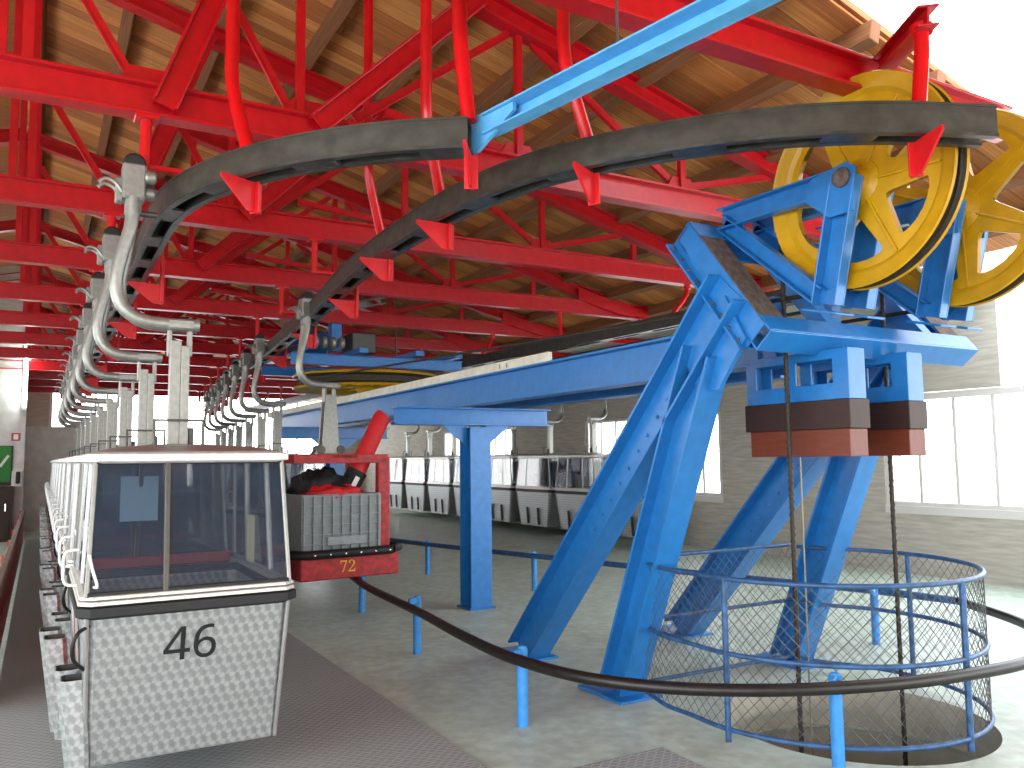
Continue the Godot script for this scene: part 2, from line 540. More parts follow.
func build_shell() -> void:
	# floor slab with the round shaft opening
	var mb := MB.new()
	var x0 := -4.0
	var x1 := 11.2
	var z0 := -30.0
	var z1 := 7.2
	var a := 1.0
	for r in [[x0, z0, x1, PIT.z - a], [x0, PIT.z + a, x1, z1], [x0, PIT.z - a, PIT.x - a, PIT.z + a], [PIT.x + a, PIT.z - a, x1, PIT.z + a]]:
		for y in [0.0, -0.3]:
			mb.quad(Vector3(r[0], y, r[1]), Vector3(r[2], y, r[1]), Vector3(r[2], y, r[3]), Vector3(r[0], y, r[3]), Vector3.UP if y == 0.0 else Vector3.DOWN)
	var seg := 48
	for k in seg:
		var p := []
		for kk in [k, k + 1]:
			var an: float = TAU * kk / seg
			var d := Vector3(cos(an), 0, sin(an))
			var m := a / maxf(absf(d.x), absf(d.z))
			p.append(PIT + d * PIT_R)
			p.append(PIT + d * m)
		for y in [0.0, -0.3]:
			var o := Vector3(0, y, 0)
			mb.quad(p[0] + o, p[1] + o, p[3] + o, p[2] + o, Vector3.UP if y == 0.0 else Vector3.DOWN)
	for e in [[x0, z0, x1, z0, Vector3(0, 0, -1)], [x0, z1, x1, z1, Vector3(0, 0, 1)], [x0, z0, x0, z1, Vector3(-1, 0, 0)], [x1, z0, x1, z1, Vector3(1, 0, 0)]]:
		mb.quad(Vector3(e[0], 0, e[1]), Vector3(e[2], 0, e[3]), Vector3(e[2], -0.3, e[3]), Vector3(e[0], -0.3, e[1]), e[4])
	var fl := struct(mb, "floor", M.floor, "grey-green painted concrete floor with a round shaft opening")
	# shaft
	mb = MB.new()
	mb.lathe(PIT, Vector3.UP, [Vector2(PIT_R, 0.0), Vector2(PIT_R, -0.18)], 48)
	mb.inside_out()
	build(mb, "shaft_collar", M.pit_wall, fl)
	mb = MB.new()
	mb.lathe(PIT, Vector3.UP, [Vector2(PIT_R, -0.18), Vector2(PIT_R + 0.06, -0.19), Vector2(PIT_R + 0.06, -6.0), Vector2(0.0, -6.0)], 48)
	mb.inside_out()
	build(mb, "shaft_lining", M.pit_wall, fl)
	# right wall with three window openings, lower in front
	mb = MB.new()
	var wx := 10.7
	var th := 0.4
	var wins := [[-7.7, -3.5], [-15.17, -10.95], [-22.65, -18.4]]
	var top := 4.6
	var segs := [[-30.0, -22.65], [-18.4, -15.17], [-10.95, -7.7]]
	for q in segs:
		mb.box(Vector3(wx, top * 0.5 - 0.1, (q[0] + q[1]) * 0.5), Vector3(th, top + 0.2, q[1] - q[0]), Basis.IDENTITY, 0.0)
	for q in wins:
		mb.box(Vector3(wx, 0.38, (q[0] + q[1]) * 0.5), Vector3(th, 0.96, q[1] - q[0]), Basis.IDENTITY, 0.0)
		if q[0] < -8.0:
			mb.box(Vector3(wx, (2.44 + top) * 0.5, (q[0] + q[1]) * 0.5), Vector3(th, top - 2.44, q[1] - q[0]), Basis.IDENTITY, 0.0)
	mb.box(Vector3(wx, (2.50 + top) * 0.5, (-7.7 - 5.98) * 0.5), Vector3(th, top - 2.50, 7.7 - 5.98), Basis.IDENTITY, 0.0)
	mb.box(Vector3(wx, 0.38, 0.75), Vector3(th, 0.96, 8.5), Basis.IDENTITY, 0.0)
	struct(mb, "wall_right", M.concrete_wall, "board-marked concrete side wall with window openings")
	var wi := 0
	for q in wins:
		wi += 1
		build_window("window_%d" % wi, Vector3(wx - 0.12, 0.86, q[0]), Vector3(0, 0, 1), q[1] - q[0], 1.62, 8, M.white_frame)
	# back wall with broad glazing
	mb = MB.new()
	var bz := -30.0
	mb.box(Vector3(-1.9, 3.3, bz), Vector3(4.2, 7.0, 0.3), Basis.IDENTITY, 0.0)
	mb.box(Vector3(10.2, 2.5, bz), Vector3(1.6, 5.4, 0.3), Basis.IDENTITY, 0.0)
	mb.box(Vector3(4.8, 0.25, bz), Vector3(9.2, 0.9, 0.3), Basis.IDENTITY, 0.0)
	mb.box(Vector3(4.8, 5.3, bz), Vector3(9.2, 1.6, 0.3), Basis.IDENTITY, 0.0)
	struct(mb, "wall_back", M.concrete_wall, "far end wall of the hall around broad bright glazing")
	build_window("window_4", Vector3(0.2, 0.7, bz), Vector3(1, 0, 0), 9.2, 3.8, 7, M.white_frame)
	# left wall, hardly seen
	mb = MB.new()
	mb.box(Vector3(-3.9, 0.5, -17.0), Vector3(0.3, 1.4, 26.0), Basis.IDENTITY, 0.0)
	mb.box(Vector3(-3.9, 4.2, -17.0), Vector3(0.3, 1.6, 26.0), Basis.IDENTITY, 0.0)
	mb.box(Vector3(-3.9, 2.3, -24.5), Vector3(0.3, 2.2, 11.0), Basis.IDENTITY, 0.0)
	mb.box(Vector3(-3.9, 2.3, -4.5), Vector3(0.3, 2.2, 1.0), Basis.IDENTITY, 0.0)
	mb.box(Vector3(-3.9, 4.5, 1.5), Vector3(0.3, 1.0, 11.0), Basis.IDENTITY, 0.0)
	struct(mb, "wall_left", M.white_wall, "white left side wall of the hall, open along the boarding bay")
	build_window("window_5", Vector3(-3.9, 1.18, -19.0), Vector3(0, 0, 1), 14.0, 2.24, 14, M.white_frame)
	# front end wall behind the camera, left of the open bay
	mb = MB.new()
	mb.box(Vector3(0.2, 5.0, 7.05), Vector3(8.4, 2.4, 0.3), Basis.IDENTITY, 0.0)
	mb.box(Vector3(2.45, 1.9, 7.05), Vector3(3.9, 3.8, 0.3), Basis.IDENTITY, 0.0)
	struct(mb, "wall_front", M.concrete_wall, "concrete front wall beside the open boarding bay behind the viewer")
	# rubber matting
	mb = MB.new()
	mb.box(Vector3(0.955, 0.009, -8.3), Vector3(2.33, 0.018, 25.0), Basis.IDENTITY, 0.006)
	var mt := build(mb, "rubber_mat", M.mat)
	tag(mt, "long dark rubber mat under the left row of gondolas", "mat")
	mb = MB.new()
	mb.box(Vector3(2.62, 0.009, -1.4), Vector3(0.98, 0.018, 4.78), Basis.IDENTITY, 0.006)
	mt = build(mb, "rubber_mat", M.mat)
	tag(mt, "rubber mat whose corner shows at the bottom edge beside the shaft fence", "mat")

func build_window(called: String, o: Vector3, d: Vector3, l: float, h: float, panes: int, mat: Material) -> void:
	var root := Node3D.new()
	root.name = called
	add_child(root)
	root.set_meta("kind", "structure")
	root.set_meta("label", "large white-framed window with upright glazing bars")
	root.position = o
	var fr := MB.new()
	var b := Basis(d, Vector3.UP, d.cross(Vector3.UP))
	var t := 0.09
	fr.box(b * Vector3(l * 0.5, t * 0.5 + 0.04, 0), Vector3(l, t, 0.12), b)
	fr.box(b * Vector3(l * 0.5, h - t * 0.5, 0), Vector3(l, t, 0.12), b)
	fr.box(b * Vector3(t * 0.5, h * 0.5, 0), Vector3(t, h, 0.119), b)
	fr.box(b * Vector3(l - t * 0.5, h * 0.5, 0), Vector3(t, h, 0.119), b)
	build(fr, "window_frame", mat, root)
	fr = MB.new()
	fr.box(b * Vector3(l * 0.5, 0.02, -0.06 * (1.0 if d.z > 0.5 else -1.0)), Vector3(l + 0.02, 0.11, 0.30), b)
	build(fr, "window_sill", mat, root)
	var step := l / panes
	for i in range(1, panes):
		var mm := MB.new()
		mm.box(b * Vector3(step * i, h * 0.5, 0), Vector3(0.05, h - 0.1, 0.07), b)
		build(mm, "mullion", mat, root)
	for i in panes:
		var pm := MB.new()
		pm.box(b * Vector3(step * (i + 0.5), h * 0.5, 0), Vector3(step - 0.05, h - 0.2, 0.008), b, 0.0)
		build(pm, "pane", M.window_glass, root)

func build_ceiling() -> void:
	# boarded roof on timber purlins. The boards run down the slope; the roof stops at z = -3.5 over the right front.
	var rng := RandomNumberGenerator.new()
	rng.seed = 11
	var root := Node3D.new()
	root.name = "ceiling"
	add_child(root)
	root.set_meta("kind", "structure")
	root.set_meta("label", "boarded timber roof on dark purlins, open at the right front")
	var ang := -atan(0.265)
	var dirr := Vector3(cos(ang), sin(ang), 0)
	var up := Vector3(-sin(ang), cos(ang), 0)
	var bas := Basis(dirr, up, Vector3(0, 0, 1))
	var off := 0.16
	# purlins
	for k in range(0, 12):
		var x := -0.16 + 0.735 * k
		var zf := 6.9 if x < 4.3 else -3.55
		var zb := -29.9
		var mb := MB.new()
		var c := Vector3(x, roof_y(x) + off * 0.5 / cos(ang), (zf + zb) * 0.5)
		# local x along the length so that the grain runs with the timber
		mb.box(Vector3.ZERO, Vector3(zf - zb, off, 0.10), Basis.IDENTITY, 0.006)
		var o := build(mb, "purlin", M.purlin, root)
		o.transform = Transform3D(Basis(Vector3(0, 0, -1), up, Vector3(0, 0, -1).cross(up)), c)
	# boards
	var z := 6.9
	var i := 0
	var meshes := {}
	while z > -29.9:
		var w := 0.155
		var xs := -0.34
		var xe := 8.55
		if z > -3.5 and z < -2.45:
			xe = 4.42 + rng.randf_range(-0.05, 0.05)
		var cuts := [xs]
		var j := xs + rng.randf_range(1.8, 4.2)
		if z > -12.0 and z < -3.0 and xe - j > 1.2:
			cuts.append(snappedf(j, 0.735))
		cuts.append(xe)
		for q in cuts.size() - 1:
			var xa: float = cuts[q]
			var xb: float = cuts[q + 1]
			var L := (xb - xa) / cos(ang) - 0.006
			var key := snappedf(L, 0.01)
			if not meshes.has(key):
				var mb := MB.new()
				mb.box(Vector3.ZERO, Vector3(key, 0.024, w - 0.006), Basis.IDENTITY, 0.004)
				meshes[key] = mb.mesh()
			var xm := (xa + xb) * 0.5
			var c := Vector3(xm, roof_y(xm) + (off + 0.012) / cos(ang) + rng.randf_range(0.0, 0.003), z - w * 0.5)
			inst(meshes[key], "board", M.boards[(i * 5 + q * 2 + rng.randi() % 3) % M.boards.size()], root, Transform3D(bas, c))
		z -= w
		i += 1
	# roofing felt above the boards, and the left slope
	var fm := MB.new()
	for r in [[-0.36, 4.40, -29.95, 6.95], [4.40, 8.56, -29.95, -3.62], [4.40, 8.56, -2.42, 6.95]]:
		var xm: float = (r[0] + r[1]) * 0.5
		fm.box(Vector3(xm, roof_y(xm) + (off + 0.06) / cos(ang), (r[2] + r[3]) * 0.5), Vector3((r[1] - r[0]) / cos(ang), 0.05, r[3] - r[2]), bas, 0.0)
	build(fm, "roof_covering", M.boards[4], root)
	fm = MB.new()
	fm.box(Vector3(9.72, 3.92, -17.9), Vector3(2.36, 0.2, 24.0), Basis.IDENTITY, 0.0)
	fm.box(Vector3(9.72, 3.92, 2.24), Vector3(2.36, 0.2, 9.4), Basis.IDENTITY, 0.0)
	build(fm, "side_slab", M.concrete_wall, root)
	fm = MB.new()
	var b2 := Basis(Vector3(cos(ang), -sin(ang), 0), Vector3(sin(ang), cos(ang), 0), Vector3(0, 0, 1))
	fm.box(Vector3(-2.2, roof_y(-2.2) + 0.2, -11.5), Vector3(3.9 / cos(ang), 0.05, 36.9), b2, 0.0)
	build(fm, "left_roof_slope", M.boards[2], root)

func build_trusses() -> void:
	var count := 12
	for i in count:
		var z := TRUSS_Z0 - TRUSS_STEP * i
		var lab := "red steel roof truss, %s from the front of the hall" % ORD[i]
		if i == 0: lab = "red steel roof truss at the open front, above the yellow sheaves"
		elif i == 1: lab = "near red steel roof truss spanning above gondola 46 and the curved rail"
		elif i == count - 1: lab = "last red steel roof truss before the far end wall"
		var t := thing("roof_truss", lab, "truss", Vector3(0, 0, z), 0.0, "red roof trusses")
		var yb := CHORD_Y + 0.1025
		var mb := MB.new()
		mb.ibeam(Vector3(-3.72, yb, 0), Vector3(8.1 if i > 0 else 5.45, yb, 0), 0.205, 0.13, Vector3.UP, 0.02, 0.012)
		build(mb, "bottom_chord", M.red, t)
		mb = MB.new()
		var hc := 0.17
		var dn := 0.09
		mb.ibeam(Vector3(-0.3, roof_y(-0.3) - dn, 0), Vector3(7.75 if i > 0 else 4.3, roof_y(7.75) - dn + 0.06 if i > 0 else roof_y(4.3) - dn, 0), hc, 0.14, Vector3.UP, 0.018, 0.012)
		build(mb, "top_chord", M.red, t)
		mb = MB.new()
		mb.ibeam(Vector3(-0.3, roof_y(-0.3) - dn, 0), Vector3(-3.7, roof_y(-3.7) - dn, 0), hc, 0.14, Vector3.UP, 0.018, 0.012)
		build(mb, "top_chord", M.red, t)
		var y0 := CHORD_Y + 0.205
		if i > 0:
			mb = MB.new()
			mb.prism(PackedVector2Array([Vector2(6.62, 3.905), Vector2(7.4, 3.73), Vector2(8.1, 3.73), Vector2(8.1, 3.84), Vector2(7.75, 3.84), Vector2(6.62, 4.07)]), Vector3(0, 0, 0.074), Vector3.RIGHT, Vector3.UP, 0.012)
			build(mb, "end_plate", M.red, t)
		# king post of two angles
		for x in [-0.27, -0.14]:
			mb = MB.new()
			mb.bar(Vector3(x, y0 - 0.02, 0.02), Vector3(x, roof_y(x) - 0.17, 0.02), 0.012, 0.06, Vector3.RIGHT)
			mb.bar(Vector3(x - 0.024, y0 - 0.02, 0.0), Vector3(x - 0.024, roof_y(x) - 0.17, 0.0), 0.05, 0.012, Vector3.RIGHT)
			build(mb, "king_post", M.red, t)
		# uprights (angles)
		for x in ([1.40, 3.06, 4.66, 5.9] if i > 0 else [1.40, 3.06]):
			mb = MB.new()
			var yt := roof_y(x) - 0.17
			mb.bar(Vector3(x, y0 - 0.01, 0.02), Vector3(x, yt, 0.02), 0.008, 0.055, Vector3.RIGHT, 0.002)
			mb.bar(Vector3(x - 0.024, y0 - 0.01, 0.0), Vector3(x - 0.024, yt, 0.0), 0.05, 0.008, Vector3.RIGHT, 0.002)
			build(mb, "upright", M.red, t)
		# broad diagonals, channels open to the left
		for q in [[0.57, 3.76, 1.16, 5.40], [1.50, 3.83, 2.68, 5.02]]:
			mb = MB.new()
			var p := Vector3(q[0], q[1], 0)
			var e := Vector3(q[2], q[3], 0)
			var nn := (e - p).normalized().cross(Vector3(0, 0, 1)).normalized()
			mb.ibeam(p + Vector3(0, 0, 0.085), e + Vector3(0, 0, 0.085), 0.145, 0.10, nn, 0.016, 0.02)
			build(mb, "diagonal", M.red, t)
		# slim diagonals (flats)
		for q in [[-0.1, 4.75, 0.40, 3.93], [0.75, 4.95, 1.33, 3.94], [1.78, 3.95, 3.0, 4.88], [3.2, 4.85, 4.60, 3.95], [4.75, 3.95, 5.75, 4.2], [2.0, 4.05, 2.95, 3.96]].slice(0, 6 if i > 0 else 3):
			mb = MB.new()
			mb.bar(Vector3(q[0], q[1], -0.02), Vector3(q[2], q[3], -0.02), 0.01, 0.06, Vector3.UP, 0.002)
			mb.bar(Vector3(q[0], q[1] - 0.02, -0.04), Vector3(q[2], q[3] - 0.02, -0.04), 0.05, 0.008, Vector3.UP, 0.002)
			build(mb, "tie", M.red, t)
		# gusset plates at the joints
		for x in ([0.48, 1.45, 3.06, 4.66] if i > 0 else [0.48, 1.45]):
			mb = MB.new()
			mb.prism(PackedVector2Array([Vector2(-0.16, 0), Vector2(0.16, 0), Vector2(0.10, 0.11), Vector2(-0.10, 0.11)]), Vector3(x, y0 - 0.005, -0.004), Vector3.RIGHT, Vector3.UP, 0.012)
			build(mb, "gusset", M.red, t)
		if i == 0:
			for q in [[2.85, 3.95, 3.75, 4.55]]:
				mb = MB.new()
				mb.ibeam(Vector3(q[0], q[1], 0.0), Vector3(q[2], q[3], 0.0), 0.13, 0.13, Vector3.UP, 0.014, 0.01)
				build(mb, "diagonal", M.red, t)

# A rail: web plate on the outside, top flange, and a slotted bottom flange built as two strips with ties
func rail_mesh_parts(path: Array, side: float, parent: Node3D) -> void:
	var H := 0.145
	var W := 0.14
	var nor := []
	for i in path.size():
		var a: Vector3 = path[max(i - 1, 0)]
		var b: Vector3 = path[min(i + 1, path.size() - 1)]
		nor.append((b - a).normalized().cross(Vector3.UP).normalized() * side)
	var web := MB.new()
	sweep(web, path, nor, [Vector2(-0.012, 0), Vector2(0, 0), Vector2(0, H), Vector2(-0.012, H)])
	build(web, "web", M.rail, parent)
	var tf := MB.new()
	sweep(tf, path, nor, [Vector2(-W, H - 0.012), Vector2(0.004, H - 0.012), Vector2(0.004, H), Vector2(-W, H)])
	sweep(tf, path, nor, [Vector2(-W, H - 0.05), Vector2(-W + 0.012, H - 0.05), Vector2(-W + 0.012, H - 0.012), Vector2(-W, H - 0.012)])
	build(tf, "top_flange", M.rail, parent)
	var iw := MB.new()
	sweep(iw, path, nor, [Vector2(-W, 0), Vector2(-W + 0.012, 0), Vector2(-W + 0.012, H - 0.05), Vector2(-W, H - 0.05)])
	build(iw, "inner_web", M.rail, parent)
	var bf := MB.new()
	sweep(bf, path, nor, [Vector2(-0.035, -0.012), Vector2(0.006, -0.012), Vector2(0.006, 0.004), Vector2(-0.035, 0.004)])
	sweep(bf, path, nor, [Vector2(-W - 0.01, -0.012), Vector2(-W + 0.028, -0.012), Vector2(-W + 0.028, 0.004), Vector2(-W - 0.01, 0.004)])
	var acc := 0.0
	for i in path.size() - 1:
		var l: float = path[i].distance_to(path[i + 1])
		acc += l
		if acc > 0.66:
			acc = 0.0
			var d: Vector3 = (path[i + 1] - path[i]).normalized()
			var c: Vector3 = path[i] - nor[i] * (W * 0.5) + Vector3(0, -0.004, 0)
			bf.box(c, Vector3(0.26, 0.014, W - 0.06), Basis(d, Vector3.UP, d.cross(Vector3.UP)), 0.0)
	build(bf, "bottom_flange", M.rail_flange, parent)

func sweep(mb: MB, path: Array, nor: Array, prof: Array) -> void:
	for i in path.size() - 1:
		for j in prof.size():
			var p: Vector2 = prof[j]
			var q: Vector2 = prof[(j + 1) % prof.size()]
			var e := (q - p).normalized()
			var n2 := Vector2(e.y, -e.x)
			var P0: Vector3 = path[i] + nor[i] * p.x + Vector3.UP * p.y
			var P1: Vector3 = path[i] + nor[i] * q.x + Vector3.UP * q.y
			var Q0: Vector3 = path[i + 1] + nor[i + 1] * p.x + Vector3.UP * p.y
			var Q1: Vector3 = path[i + 1] + nor[i + 1] * q.x + Vector3.UP * q.y
			var na: Vector3 = nor[i] * n2.x + Vector3.UP * n2.y
			var nb: Vector3 = nor[i + 1] * n2.x + Vector3.UP * n2.y
			mb.squad(P0, P1, Q1, Q0, na, na, nb, nb)
	for k in [0, path.size() - 1]:
		var d: Vector3 = (path[0] - path[1]).normalized() if k == 0 else (path[k] - path[k - 1]).normalized()
		var pts := []
		for p in prof: pts.append(path[k] + nor[k] * p.x + Vector3.UP * p.y)
		mb.face(pts, d)

func rail1_path() -> Array:
	var p := [Vector3(0.565, RAIL_Y, -26.0), Vector3(0.565, RAIL_Y, -20.0), Vector3(0.565, RAIL_Y, -14.0), Vector3(0.565, RAIL_Y, -9.0), Vector3(0.565, RAIL_Y, -6.6)]
	for k in 8:
		var an := deg_to_rad(58.0) * k / 7.0
		p.append(Vector3(0.565 + 2.52 * (1.0 - cos(an)), RAIL_Y, -5.62 + 2.52 * sin(an)))
	return smooth_path(p, 0.12)

func rail2_path() -> Array:
	var p := []
	for z in [-27.0, -20.0, -15.0, -11.0, -8.5]:
		p.append(Vector3(rail2_x(z) - 0.02, RAIL_Y, z))
	for q in [[2.23, -7.1], [2.13, -6.0], [2.11, -5.21], [2.13, -4.47], [2.24, -3.84], [2.45, -3.37], [2.73, -2.96], [3.06, -2.63], [3.45, -2.37], [3.92, -2.17]]:
		p.append(Vector3(q[0], RAIL_Y, q[1]))
	return smooth_path(p, 0.12)

func near(path: Array, z: float) -> Vector3:
	var best: Vector3 = path[0]
	for q in path:
		if absf(q.z - z) < absf(best.z - z): best = q
	return best

# red pipe from a truss down to the rail, with a cranked lower end and a fin that hooks under the rail
func pipe_hanger(parent: Node3D, foot: Vector3, outward: Vector3, top: Vector3, r: float, fin := true) -> void:
	var mb := MB.new()
	var side := foot - outward * 0.065 + Vector3(0, 0.145, 0)
	var p := []
	if Vector2(top.x - side.x, top.z - side.z).length() > 0.03:
		var drop := minf(0.42, (top.y - side.y) * 0.7)
		var k := Vector3(top.x, side.y + drop, top.z)
		p = [top, k + Vector3(0, 0.10, 0), k + (side - k) * 0.06 + Vector3(0, 0.02, 0), k + (side - k) * 0.3, side + Vector3(0, 0.0, 0)]
	else:
		p = [top, (top + side) * 0.5, side]
	mb.tube(p, r, 12)
	build(mb, "pipe", M.red_pipe, parent)
	mb = MB.new()
	mb.tube([top, top + Vector3(0, -0.045, 0)], r * 1.5, 12)
	build(mb, "pipe_collar", M.red_pipe, parent)
	if fin:
		mb = MB.new()
		var o := foot + Vector3(0, -0.012, 0) - outward * 0.065
		mb.prism(PackedVector2Array([Vector2(-0.09, 0.0), Vector2(0.17, 0.0), Vector2(0.175, -0.02), Vector2(0.0, -0.165), Vector2(-0.09, -0.165)]), o, outward, Vector3.UP, 0.012)
		mb.box(o - outward * 0.05 + Vector3(0, -0.085, 0), Vector3(0.014, 0.17, 0.07), Basis(outward, Vector3.UP, outward.cross(Vector3.UP)), 0.002)
		build(mb, "bracket_fin", M.red_fin, parent)

func side_hanger(parent: Node3D, foot: Vector3, top: Vector3, r: float, fin: bool) -> void:
	var mb := MB.new()
	var e := Vector3(top.x, foot.y + 0.235, top.z)
	mb.tube([top, e], r, 12)
	build(mb, "pipe", M.red_pipe, parent)
	mb = MB.new()
	mb.box(top + Vector3(0, -0.01, 0), Vector3(0.13, 0.02, 0.13))
	build(mb, "pipe_collar", M.red_pipe, parent)
	mb = MB.new()
	mb.box(Vector3((e.x + foot.x + 0.10) * 0.5, e.y - 0.005, e.z), Vector3(absf(foot.x + 0.10 - e.x) + 0.05, 0.03, 0.06))
	mb.box(Vector3(foot.x + 0.10, e.y - 0.05, e.z), Vector3(0.03, 0.09, 0.06))
	build(mb, "hanger_arm", M.red_pipe, parent)
	if fin:
		mb = MB.new()
		mb.prism(PackedVector2Array([Vector2(0.0, -0.014), Vector2(0.28, -0.014), Vector2(0.28, -0.18), Vector2(0.22, -0.18)]), foot, Vector3.RIGHT, Vector3.UP, 0.014)
		mb.box(foot + Vector3(0.285, 0.02, 0), Vector3(0.03, 0.40, 0.08))
		build(mb, "bracket_fin", M.red_fin, parent)

func build_rails() -> void:
	var p1 := rail1_path()
	var r1 := thing("overhead_rail", "dark steel overhead rail curving from the left gondola row to its cut end", "rail", Vector3.ZERO)
	rail_mesh_parts(p1, 1.0, r1)
	var p2 := rail2_path()
	var r2 := thing("overhead_rail", "long dark steel overhead rail sweeping right in front of the yellow sheave", "rail", Vector3.ZERO)
	rail_mesh_parts(p2, 1.0, r2)
	var p3 := smooth_path([Vector3(5.6, RAIL_Y + 0.02, -27), Vector3(5.95, RAIL_Y + 0.02, -18), Vector3(6.15, RAIL_Y + 0.02, -12), Vector3(6.4, RAIL_Y + 0.02, -7.4), Vector3(6.52, RAIL_Y + 0.02, -5.0)], 0.25)
	var r3 := thing("overhead_rail", "dark overhead rail running back along the right above the blue beams", "rail", Vector3.ZERO)
	rail_mesh_parts(p3, 1.0, r3)
	var p4 := smooth_path([Vector3(9.93, RAIL_Y, -28), Vector3(9.93, RAIL_Y, -20), Vector3(9.93, RAIL_Y, -10.6)], 0.3)
	var r4 := thing("overhead_rail", "overhead rail carrying the parked gondolas along the window wall", "rail", Vector3.ZERO)
	rail_mesh_parts(p4, -1.0, r4)
	# hangers under every truss
	for i in range(1, 11):
		var z := TRUSS_Z0 - TRUSS_STEP * i
		var f := near(p1, z)
		side_hanger(r1, f, Vector3(f.x - 0.115, CHORD_Y, z), 0.032, i > 1)
		if i > 1:
			f = near(p2, z)
			side_hanger(r2, f, Vector3(f.x - 0.115, CHORD_Y, z), 0.028, true)
		if i > 1:
			f = near(p3, z)
			pipe_hanger(r3, f, Vector3(-1, 0, 0), Vector3(f.x + 0.065 + (0.25 if i % 2 == 0 else 0.0), CHORD_Y, z), 0.028, false)
		if i > 3:
			var mb := MB.new()
			mb.bar(Vector3(8.1, CHORD_Y + 0.05, z), Vector3(10.5, CHORD_Y + 0.05, z), 0.12, 0.1)
			mb.bar(Vector3(9.99, CHORD_Y + 0.03, z), Vector3(9.99, RAIL_Y + 0.14, z), 0.07, 0.07, Vector3.RIGHT)
			build(mb, "rail_bracket", M.red, r4)
	# single pipes along the curves
	for q in [[0.84, -4.46, 0.855, -4.62, 5.40], [1.72, -3.52, 1.757, -3.575, 4.95]]:
		var f := closest(p1, Vector3(q[0], RAIL_Y, q[1]))
		pipe_hanger(r1, f[0], f[1], Vector3(q[2], roof_y(q[2]), q[3]), 0.038)
	for q in [[2.13, -4.70, 1.98, -4.50, 5.2], [2.40, -3.46, 2.33, -3.50, 5.1], [2.13, -5.75, 2.00, -5.60, 5.0], [3.62, -2.30, 3.66, -2.36, 3.0]]:
		var f := closest(p2, Vector3(q[0], RAIL_Y, q[1]))
		pipe_hanger(r2, f[0], f[1], Vector3(q[2], roof_y(q[2]) if q[4] > 4.0 else 3.73, q[3]), 0.035)
	var arm := MB.new()
	arm.ibeam(Vector3(4.12, 3.86, -2.92), Vector3(3.60, 3.73, -2.28), 0.10, 0.10, Vector3.UP, 0.012, 0.01)
	build(arm, "bracket_arm", M.red, r2)
	# the pale blue beam that carries on from the cut rail end
	var t := thing("link_beam", "pale blue straight beam joined to the cut end of the curved rail", "beam", Vector3(1.84, 3.27, -3.58))
	var mb := MB.new()
	var d := Vector3(0.47, 0.05, 2.2)
	mb.channel(Vector3(0.03, 0.02, 0.08), d, 0.105, 0.09, Vector3.UP, 1.0, 0.01)
	build(mb, "beam", M.blue_light, t)
	mb = MB.new()
	mb.prism(PackedVector2Array([Vector2(-0.03, -0.10), Vector2(0.03, -0.10), Vector2(0.30, 0.02), Vector2(0.30, 0.07), Vector2(-0.03, 0.09)]), Vector3(0, 0, 0), d.normalized(), Vector3.UP, 0.02)
	build(mb, "joint_plate", M.blue_light, t)
	for k in [[0.42, 4.9], [0.80, 4.8]]:
		mb = MB.new()
		var q: Vector3 = d * k[0]
		mb.tube([q + Vector3(0, 0.06, 0), Vector3(q.x, 5.1 - 3.27, q.z)], 0.006, 6)
		build(mb, "hanger_rod", M.steel_dark, t)

func closest(path: Array, p: Vector3) -> Array:
	var bi := 0
	for i in path.size():
		if path[i].distance_to(p) < path[bi].distance_to(p): bi = i
	var a: Vector3 = path[max(bi - 1, 0)]
	var b: Vector3 = path[min(bi + 1, path.size() - 1)]
	return [path[bi], (b - a).normalized().cross(Vector3.UP).normalized()]

